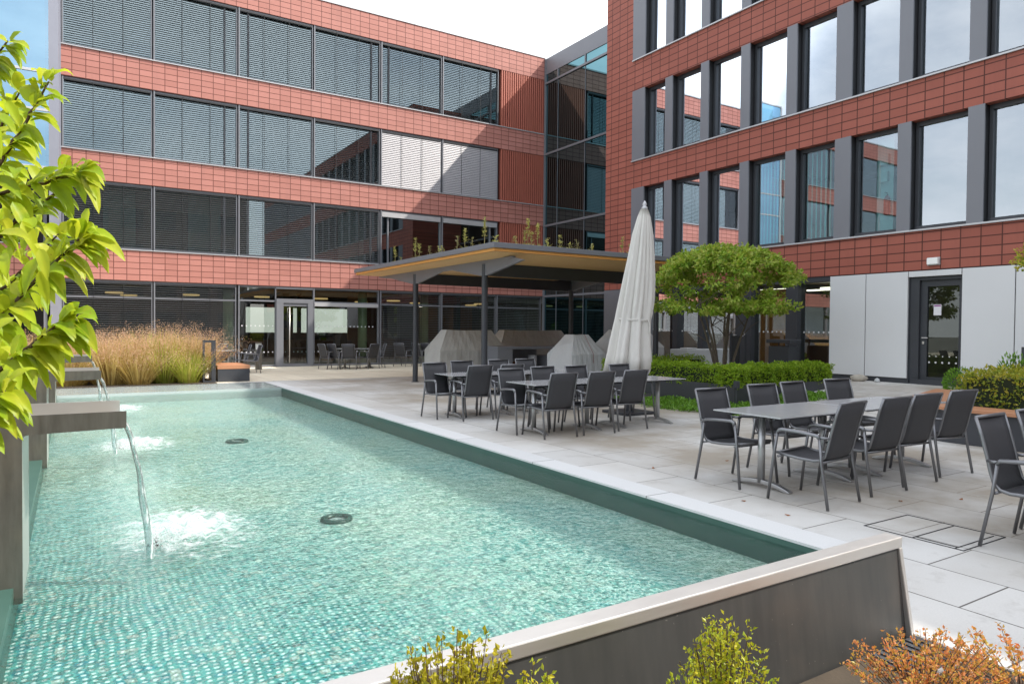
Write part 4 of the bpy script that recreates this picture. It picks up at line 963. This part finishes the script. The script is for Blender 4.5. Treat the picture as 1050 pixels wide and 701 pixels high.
def tree(x, y, z, lab):
    o = empty('tree', (x, y, z), 0, lab, 'tree'); b = MB()
    stems = [((-.14, .02), (-.30, .05, 1.0), (-.75, .1, 1.85)), ((-.05, -.05), (-.10, -.05, 1.0), (-.15, -.35, 2.1)), ((.06, .04), (.16, .05, 1.05), (.45, .2, 2.0)), ((.12, -.03), (.42, -.1, 1.1), (.95, -.1, 1.85)), ((0, .1), (.02, .3, 1.0), (.05, .6, 2.0)), ((-.18, .0), (-.62, -.1, .95), (-1.15, -.2, 1.65)), ((.02, 0), (.0, 0, 1.1), (.05, .05, 2.3))]
    for (s0, m_, e) in stems:
        p0, p1, p2 = Vector((s0[0], s0[1], -.05)), Vector(m_), Vector(e); pts = []
        for k in range(9):
            t_ = k/8; pts.append(p0*(1-t_)**2+p1*2*t_*(1-t_)+p2*t_*t_+Vector((random.uniform(-.012,.012), random.uniform(-.012,.012), 0)))
        b.tube(pts, [.036-.003*k for k in range(9)], 8)
        for _ in range(3):
            k = random.randint(4, 8); q0 = pts[k]; a = random.random()*6.28; q1 = q0+Vector((cos(a)*.5, sin(a)*.5, random.uniform(.1, .5))); b.tube([q0, (q0+q1)/2+Vector((0,0,.05)), q1], [.013, .009, .004], 5)
    b.build('trunk', m_bark, o, True)
    b = MB(); R = 1.60
    clumps = []
    for k in range(430):
        a = random.random()*6.28; rr = R*sqrt(random.random())*random.uniform(.85, 1.05)
        if rr > R*1.02: rr = R*1.02
        topz = 1.92+1.06*max(0, 1-(rr/(R*1.06))**2.3)**.55+.07*sin(a*5+rr*3); botz = 1.66-.10*rr/R+.08*sin(a*3)
        t_ = random.random()
        z_ = topz if t_ < .6 else random.uniform(botz+.05, topz)
        if t_ > .85: z_ = botz+random.uniform(0, .15)
        clumps.append((Vector((rr*cos(a), rr*sin(a), z_)), random.uniform(.10, .20)))
    for c, r in clumps:
        for j in range(46):
            v = rv(); p = c+Vector((v.x*r, v.y*r, v.z*r*.6))*random.random()**.35
            d = (v*.6+rv()*.8+Vector((0,0,-.25))).normalized(); s = random.uniform(.065, .12); leafquad(b, p, d, (Vector((0,0,1))+rv()*.8).normalized(), s, s*.62)
    b.build('crown', m_tree, o)
    return o
q = at(742, 388, 'y', 11.0); tree(q.x, 11.0, .40, 'small multi stemmed tree with rounded crown in the dark planter')

# ground cover round the planter: low, uncountable
b = MB()
for k in range(9000):
    if random.random() < .6: x, y = random.uniform(9.75, 11.0), random.uniform(9.0, 13.2)
    else: x, y = random.uniform(9.9, 13.2), random.uniform(8.45, 9.2)
    e_ = max(0, 9.75+.25*sin(y*3)-x); 
    if e_ > 0: continue
    hmax = .09+.04*sin(x*5)*sin(y*4); p = Vector((x+random.uniform(-.05,.05), y, gz(x, y)+random.random()*hmax)); s = random.uniform(.04, .08)
    leafquad(b, p, (rv()+Vector((0,0,.6))).normalized(), rv(), s, s*.7)
tag(b.build('ground_cover', m_gc), 'low green ground cover at the foot of the hedge planter', 'ground cover', kind='stuff')

# bench with planter on the right
t = NT('bench_wood'); P = t.pos(); c = t.mix(t.noise(t.mapped(P, (9, 1, 9)), 3, 5), (.36, .15, .07), (.52, .26, .14)); t.pbr(c, .5); m_wood = t.done()
bn = empty('bench', (11.5, 4, 0), 0, 'curved wooden topped bench wrapped round the right hand hedge', 'bench')
zb_ = .50
outer = [(10.35, -3), (10.35, 5.1), (10.45, 5.5), (10.75, 5.85), (11.2, 6.05), (13.6, 6.75)]
inner = [(10.85, -3), (10.85, 5.0), (10.92, 5.2), (11.1, 5.38), (11.4, 5.48), (13.6, 6.1)]
b = MB(); n = len(outer)
vs = [(x, y, zb_-.05) for x, y in outer]+[(x, y, zb_-.05) for x, y in inner]+[(x, y, zb_) for x, y in outer]+[(x, y, zb_) for x, y in inner]; fs = []
for i in range(n-1): fs += [(i, i+1, n+i+1, n+i), (2*n+i, 3*n+i, 3*n+i+1, 2*n+i+1), (i, 2*n+i, 2*n+i+1, i+1), (n+i, n+i+1, 3*n+i+1, 3*n+i)]
fs += [(0, n, 3*n, 2*n), (n-1, 3*n-1, 4*n-1, 2*n-1)]
b.add(vs, fs); Lp('seat', b, m_wood, bn, bevel=.005)
b = MB(); o2 = [(x+.10, y-.03) for x, y in outer[:-1]]+[(13.5, 6.6)]
vs = [(x, y, -.02) for x, y in o2]+[(x, y, zb_-.052) for x, y in o2]; b.add(vs, [(i, i+1, n+i+1, n+i) for i in range(n-1)])
vs = [(x+.12, y-.05, -.02) for x, y in inner]+[(x+.12, y-.05, zb_-.052) for x, y in inner]; b.add(vs, [(i, i+1, n+i+1, n+i) for i in range(n-1)])
o_b = Lp('base', b, m_dark, bn); sd = o_b.modifiers.new('thickness', 'SOLIDIFY'); sd.thickness = .03
b = MB(); b.box(10.95, 13.5, -3, 5.2, .1, .48); tag(b.build('soil_bed', m_soil), kind='structure')
h2 = empty('hedge', (12.2, 2.5, .48), 0, 'yellow green clipped hedge behind the wooden bench', 'hedge'); hedge('h', h2, -1.2, 1.1, -3.4, 2.65, -.02, .50, 22000, m_box2, .055)
def bush(px, py, X, r, h, mat, n, lab, sz=.05):
    q = at(px, py, 'x', X); o = empty('shrub', (X, q.y, gz(X, q.y)), 0, lab, 'shrub'); b = MB(); s = MB()
    for k in range(12):
        a = random.random()*6.28; e = Vector((cos(a)*r*.6, sin(a)*r*.6, h*random.uniform(.6, .9))); s.tube([(0, 0, 0), e*.5+Vector((0, 0, .05)), e], .006, 5)
    for k in range(n):
        v = rv(); p = Vector((v.x*r, v.y*r, h*.5+v.z*h*.5))*random.uniform(.75, 1.05); leafquad(b, Vector((p.x, p.y, max(.0, p.z))), (v+Vector((0,0,.8))+rv()*.5).normalized(), rv(), sz*random.uniform(.7, 1.4), sz*.45)
    s.build('stem', m_bark, o); b.build('foliage', mat, o)
bush(984, 392, 14.2, .26, .55, m_gc, 1500, 'rounded green shrub between the glass door and the yellow hedge')
bush(1040, 384, 14.9, .26, .75, m_gc, 420, 'feathery upright shrub against the white wall panel', .08)
pb = MB(); pb.box(15.3, 15.5, 5.55, 6.06, .36, 1.28); o = pb.build('letter_post', m_dark, bevel=.01); tag(o, 'dark rectangular post at the right edge before the white wall', 'post')
# items by the shopfront
o = empty('waste_bin', (15.35, 11.35, .38), 0, 'dark boxy waste bin before the shopfront glass', 'bin'); b = MB(); b.box(-.2, .2, -.3, .3, 0, .78); b.build('body', m_dark, o, bevel=.01); b = MB(); b.box(-.23, .23, -.35, .35, .86, .95); b.box(-.18, -.15, -.28, -.25, .78, .86); b.box(.15, .18, .25, .28, .78, .86); b.build('lid', m_dark, o, bevel=.01)
o = empty('sign_stand', (15.3, 12.75, .38), 0, 'pair of dark upright panels left of the waste bin', 'stand'); b = MB(); b.box(-.03, .03, -.26, -.2, 0, 1.05); b.box(-.03, .03, .2, .26, 0, 1.1); b.box(-.15, .15, -.3, .3, 0, .03); b.build('frame', m_dark, o); b = MB(); b.box(-.02, .02, -.05, .199, .05, 1.02); b.build('panel', m_darker, o)
# boulder
q = at(879, 389, 'x', 15.6); b = MB(); n = 14
vs = []; 
for i in range(7):
    ph = -pi/2+pi*i/6
    for k in range(n):
        a = 2*pi*k/n; rr = .17*(1+.18*sin(2*a+i)+.1*sin(5*a)); vs.append((rr*cos(ph)*cos(a)*.75, rr*cos(ph)*sin(a)*1.1, .07+.09*sin(ph)*(1+.1*sin(3*a))))
b.add(vs, [(i*n+k, i*n+(k+1) % n, (i+1)*n+(k+1) % n, (i+1)*n+k) for i in range(6) for k in range(n)])
o = b.build('boulder', plain('pale_stone', (.42, .38, .32), .85, 0, .25, 6, .6), None, True); o.location = (15.65, q.y, .38); tag(o, 'pale boulder lying at the foot of the white panels', 'stone')
b = MB(); b.lathe([(.05, 0), (.06, .03), (.045, .08), (.01, .1)], 12); o = b.build('pebble', m_coverl, None, True); o.location = (15.7, q.y-.42, .38); tag(o, 'small white ball shaped stone right of the boulder', 'stone')

# ------------------------------------------------------------------ far left: planter box, frame, bollard, grasses
o = empty('planter', (3.8, 20.9, 0), 0, 'low dark planter box with wooden top at the far pool corner', 'planter')
b = MB(); b.box(-.42, .42, -.35, 1.2, 0, .36); b.build('box', m_dark, o, bevel=.005); b = MB(); b.box(-.43, .43, -.36, 1.21, .362, .46); b.build('seat_board', m_wood, o)
o = empty('gate_frame', (3.1, 20.6, 0), 0, 'slim dark upright frame between the grasses and the planter box', 'frame')
b = MB(); b.box(-.10, -.05, -.03, .03, 0, 1.16); b.box(.12, .23, -.03, .03, 0, 1.16); b.box(-.049, .119, -.03, .03, 1.10, 1.16); b.box(-.1, .24, -.1, .1, 0, .05); b.build('frame', m_dark, o)
o = empty('bollard_lamp', (5.62, 25.9, 0), 0, 'short steel bollard lamp left of the glass door', 'bollard lamp')
b = MB(); b.box(-.10, .10, -.08, .08, 0, .72); b.build('post', m_steelv, o); b = MB(); b.box(-.09, .09, -.07, .07, .72, .93); b.build('lens', plain('frosted', (.7,.72,.7), .3), o); b = MB(); b.box(-.10, .10, -.08, .08, .93, .98); b.build('cap', m_steelv, o)

def grass(x, y, r, h, n, mat, plume, lab):
    o = empty('ornamental_grass', (x, y, 0), 0, lab, 'grass', 'ornamental grass clumps behind the pool'); b = MB(); p = MB()
    for k in range(n):
        a = random.random()*6.28; s = random.random()**.5; L_ = h*random.uniform(.6, 1.08); lean = s*random.uniform(.25, .75)
        base = Vector((cos(a)*r*.5*s, sin(a)*r*.5*s, 0)); d = Vector((cos(a)*lean, sin(a)*lean, 1)).normalized(); side = Vector((-sin(a+random.uniform(-1,1)), cos(a), 0))*.008
        pts = [base+d*L_*t_+Vector((cos(a), sin(a), 0))*lean*L_*.35*t_*t_-Vector((0,0,1))*L_*.22*lean*t_*t_ for t_ in (0, .4, .75, 1)]
        b.add([pts[0]-side, pts[0]+side, pts[1]+side, pts[1]-side, pts[2]+side*.8, pts[2]-side*.8, pts[3]], [(0,1,2,3), (3,2,4,5), (5,4,6)])
        if random.random() < plume:
            for j in range(14):
                q_ = pts[3]+(pts[3]-pts[2])*random.uniform(-.9, .5)+rv()*.07; leafquad(p, q_, (rv()+Vector((0,0,.6))).normalized(), rv(), random.uniform(.02, .05), .012)
    b.build('blades', mat, o)
    if p.v: p.build('plumes', m_plume, o)
m_grs1 = leaf_mat('grass_green', [(.22, .34, .04), (.42, .52, .06), (.55, .56, .12), (.55, .42, .15)], .4)
m_grs2 = leaf_mat('grass_tan', [(.42, .30, .09), (.58, .45, .15), (.66, .55, .22), (.50, .32, .12)], .4)
m_plume = leaf_mat('grass_plume', [(.60, .32, .22), (.72, .46, .30), (.62, .40, .30), (.74, .56, .38)], .4)
GR = [(.85, 21.0, .9, 1.25, m_grs2, .7, 'tan grass clump with pink plumes at the left, nearest the spouts'), (1.55, 21.6, .8, 1.35, m_grs2, .6, 'brown grass clump left of the green one'), (2.1, 21.0, .7, 1.25, m_grs1, .25, 'bright green grass clump in the middle of the bed'),
      (2.75, 21.5, .8, 1.45, m_grs2, .9, 'tall reddish plumed grass clump at the right of the bed'), (2.65, 20.7, .5, .95, m_grs1, .2, 'low arching green grass beside the dark frame'), (1.45, 20.7, .6, 1.0, m_grs2, .4, 'short tan grass clump on the pool rim'),
      (-.1, 21.0, .8, 1.2, m_grs2, .6, 'tan grass clump seen through the farthest spout'), (-1.1, 21.3, .9, 1.3, m_grs2, .6, 'grass clump behind the leafy branches'), (2.1, 22.3, .9, 1.5, m_grs1, .6, 'tall mixed grass clump at the back of the bed'), (.4, 22.4, .9, 1.35, m_grs2, .7, 'grass clump at the back left of the bed')]
for x, y, r, h, m_, pl, l in GR: grass(x, y, r, h, 650, m_, pl, l)
b = MB(); b.quad((-8, 20.12, .008), (3.3, 20.12, .008), (3.3, 23.2, .008), (-8, 23.2, .008)); tag(b.build('soil_bed', m_soil), kind='structure')

# ------------------------------------------------------------------ foreground shrubs
def broadleaf(b, c, d, nrm, L, Wd, curl):
    d = d.normalized(); s = d.cross(nrm).normalized(); n = s.cross(d).normalized(); rows = 8; vs = []; fs = []
    for i in range(rows+1):
        t_ = i/rows; w_ = Wd*.5*(sin(pi*min(1, t_**.8))**.75)*(1-.25*t_)
        ang = curl*t_*t_; p = c+d*(L*t_*cos(ang*.5))-Vector((0,0,1))*L*t_*sin(ang)*.55
        fold = .30*w_; rip = .03*Wd*sin(t_*16)
        vs += [p-s*w_+n*(fold+rip), p-s*w_*.5+n*fold*.62, p, p+s*w_*.5+n*fold*.62, p+s*w_+n*(fold-rip)]
    for i in range(rows):
        for k in range(4): fs.append((i*5+k, i*5+k+1, (i+1)*5+k+1, (i+1)*5+k))
    b.add(vs, fs)
m_big = leaf_mat('broad_leaf', [(.24, .38, .012), (.36, .52, .02), (.48, .60, .025), (.60, .62, .05)], .58, .42, True)
m_twig = plain('twig', (.10, .06, .035), .8, 0, .3, 30)
fsb = empty('leafy_shrub', (-.95, 1.0, 0), 0, 'bright green broad leaved shrub reaching in from the left edge', 'shrub')
branches = [  # pixel points with distance along the view, turned into metres
  [(-60, 260, 1.35), (0, 167, 1.38), (28, 122, 1.4), (50, 84, 1.42)],
  [(-60, 370, 1.25), (0, 324, 1.28), (40, 285, 1.3), (76, 252, 1.3), (88, 240, 1.3)],
  [(-60, 290, 1.5), (0, 240, 1.5), (50, 205, 1.5), (78, 172, 1.5)],
  [(-60, 420, 1.2), (10, 372, 1.22), (50, 340, 1.25), (74, 326, 1.25)],
  [(-60, 120, 1.6), (-20, 80, 1.6), (8, 42, 1.6)],
  [(-60, 200, 1.6), (-10, 150, 1.6), (20, 95, 1.6)],
  [(-60, 440, 1.35), (-15, 415, 1.35), (10, 385, 1.35)],
  [(-60, 340, 1.6), (10, 290, 1.6), (60, 240, 1.6)],
  [(-60, 460, 1.15), (-20, 430, 1.15), (5, 400, 1.15)],
  [(-60, 220, 1.4), (0, 200, 1.4), (55, 185, 1.4), (84, 176, 1.4)]]
def V(px, py, dist):
    d = (fw + rt*((px-525)/F) + up*((350.5-py)/F)); return Vector((0, 0, EYE)) + d*dist
tb, lf = MB(), MB()
root = Vector((-.95, 1.0, 0))
random.seed(21)
def put_leaf(p, dirpx, L=None):
    dd = rt*dirpx[0] - up*dirpx[1] + fw*random.uniform(-.45, .3); L = L or random.uniform(.042, .074)
    nr = (Vector((0, 0, 1))*.9 - fw*.55 + rv()*.35).normalized()
    broadleaf(lf, p, dd.normalized(), nr, L, L*.46, random.uniform(.5, 1.2))
for bi, br in enumerate(branches):
    pts = [V(*p) for p in br]; dense = []
    for i in range(len(pts)-1):
        for k in range(6): dense.append(pts[i].lerp(pts[i+1], k/6))
    dense.append(pts[-1])
    for k in range(2, len(dense)-2): dense[k] = dense[k]+rv()*.003
    tb.tube([root, root.lerp(dense[0], .6)+Vector((0,0,.2)), dense[0]], [.012, .009, .006], 6)
    tb.tube(dense, [.0052-.0036*k/len(dense) for k in range(len(dense))], 6)
    for k in range(5, len(dense)):
        for j in range(3 if k < len(dense)-1 else 4):
            side = random.choice((-1, 1)); tip = Vector(br[-1][:2])-Vector(br[-2][:2]); tip.normalize()
            ang = random.uniform(.1, 1.25)*side; dx, dy = tip.x*cos(ang)-tip.y*sin(ang), tip.x*sin(ang)+tip.y*cos(ang)
            dy += random.uniform(.1, .75); put_leaf(dense[k]+rv()*.006, (dx+.15, dy))
# interior mass at the far left
for k in range(330):
    px, py = random.uniform(-90, 62), random.uniform(95, 425)
    if px > 25 and (py < 140): continue
    if px > 52-abs(py-250)*.26: continue
    p = V(px, py, random.uniform(1.2, 1.9)); put_leaf(p, (random.uniform(-.4, 1), random.uniform(-.3, 1)))
ob = tb.build('stem', m_twig, fsb); ob.location = -Vector(fsb.location); ob = lf.build('foliage', m_big, fsb, True); ob.location = -Vector(fsb.location)

def small_shrub(px, py, Yp, base_py, wpx, mat, n, lab, name='shrub', sz=.016, twig=True, spread=1.0, seed=1, top=None, drop=.45):
    """twiggy shrub: stems rise from the bed at plane Y=Yp; leaves crowd the stem tips"""
    random.seed(seed); c = at(px, py, 'y', Yp); w_ = (at(px+wpx/2, py, 'y', Yp)-c).length; o = empty(name, (c.x, Yp, 0), 0, lab, 'shrub', None)
    H = c.z; s = MB(); b = MB()
    for k in range(n):
        a = random.random()*6.28; rr = random.random()**.5; tip = Vector((cos(a)*w_*rr, sin(a)*w_*.6*rr, H*(1-drop*rr*rr)*random.uniform(.82, 1.05)))
        mid = Vector((tip.x*.45, tip.y*.45, tip.z*.5)); pts = [Vector((tip.x*.1, tip.y*.1, 0))*(1-t_)**2+mid*2*t_*(1-t_)+tip*t_*t_ for t_ in [i/6 for i in range(7)]]
        s.tube(pts, [.003-.0003*i for i in range(7)], 5)
        for j in range(int(34*spread)):
            t_ = 1-random.random()**1.3*.42; i = min(5, int(t_*6)); p = pts[i].lerp(pts[i+1], t_*6-i)
            d = (rv()+Vector((0,0,.7))).normalized(); L_ = sz*random.uniform(.7, 1.5); leafquad(b, p+rv()*.012, d, rv(), L_, L_*.6)
    s.build('stem', m_twig, o); b.build('foliage', mat, o); return o
m_yg = leaf_mat('lime_leaf', [(.26, .36, .02), (.38, .46, .03), (.50, .52, .05), (.62, .50, .03)], .4)
m_yel = leaf_mat('golden_leaf', [(.42, .36, .02), (.55, .45, .03), (.35, .36, .03)], .4)
m_or = leaf_mat('orange_leaf', [(.72, .26, .08), (.82, .42, .20), (.78, .50, .10), (.50, .50, .08), (.55, .13, .05)], .5)
small_shrub(744, 626, 1.55, 701, 96, m_yg, 74, 'lime green twiggy shrub against the dark basin wall', seed=3)
small_shrub(462, 658, 1.62, 701, 105, m_yel, 95, 'golden yellow shrub overlapping the steel rail', seed=4, drop=.10)
small_shrub(548, 688, 1.6, 701, 50, m_yg, 30, 'small lime sprigs between the two larger front shrubs', seed=5, drop=.1)
small_shrub(948, 655, 1.45, 701, 105, m_or, 95, 'orange and yellow barberry like shrub at the basin wall corner', sz=.014, seed=6, drop=.3, spread=.8)
small_shrub(1048, 678, 1.35, 701, 120, m_or, 60, 'rust coloured shrub at the bottom right corner', sz=.022, seed=8, spread=.6, drop=.2)

# branch of a tree reaching in at the right edge
random.seed(5)
tr_ = empty('tree', (13.0, 3.2, .19), 0, 'yellow green tree branch reaching in from the right edge above the hedge', 'tree')
p0 = at(1090, 270, 'x', 13.0); b = MB(); base = Vector((13.0, p0.y, .19)); tr_.location = base
b.tube([Vector((0,0,0)), Vector((.05,0,1.2)), Vector((0,.05,2.4))], [.05, .045, .03], 8)
tipz = at(1047, 268, 'x', 13.0)-base
b.tube([Vector((0,0,1.6)), tipz*.5+Vector((0,0,.9)), tipz], [.025, .015, .006], 6); b.build('trunk', m_bark, tr_)
b = MB()
for k in range(70):
    c = Vector((random.uniform(-.5, .5), random.uniform(-1.6, tipz.y-.28), tipz.z+random.uniform(-.2, .22)))
    if k < 12: c = Vector((random.uniform(-.2, .2), tipz.y-random.uniform(.05, .3), tipz.z+random.uniform(-.1, .14)))
    for j in range(34):
        v = rv(); leafquad(b, c+v*random.random()**.4*.2, (v+rv()).normalized(), rv(), random.uniform(.05, .09), .05)
b.build('crown', m_box2, tr_)

# fallen leaves on the slabs
m_dry = plain('dry_leaf', (.28, .10, .03), .8)
random.seed(9)
spots_ = [(765, 513, 'slab left of the front table foot'), (811, 528, 'slab below the nearest chair'), (670, 480, 'slabs before the middle set'), (743, 472, 'slabs left of the rear left chair'), (984, 512, 'slab between the right hand chairs'), (925, 513, 'joint behind the nearest set')]
for px, py, wh in spots_:
    q = at(px, py, 'z', .004); b = MB(); L_ = .035
    a = random.random()*6.28; d = Vector((cos(a), sin(a), .15)); leafquad(b, Vector((0,0,.004)), d.normalized(), Vector((0,0,1)), L_*1.6, L_)
    o = b.build('fallen_leaf', m_dry); o.location = (q.x, q.y, .002); tag(o, 'fallen brown leaf on the '+wh, 'leaf', 'fallen leaves on the slabs')
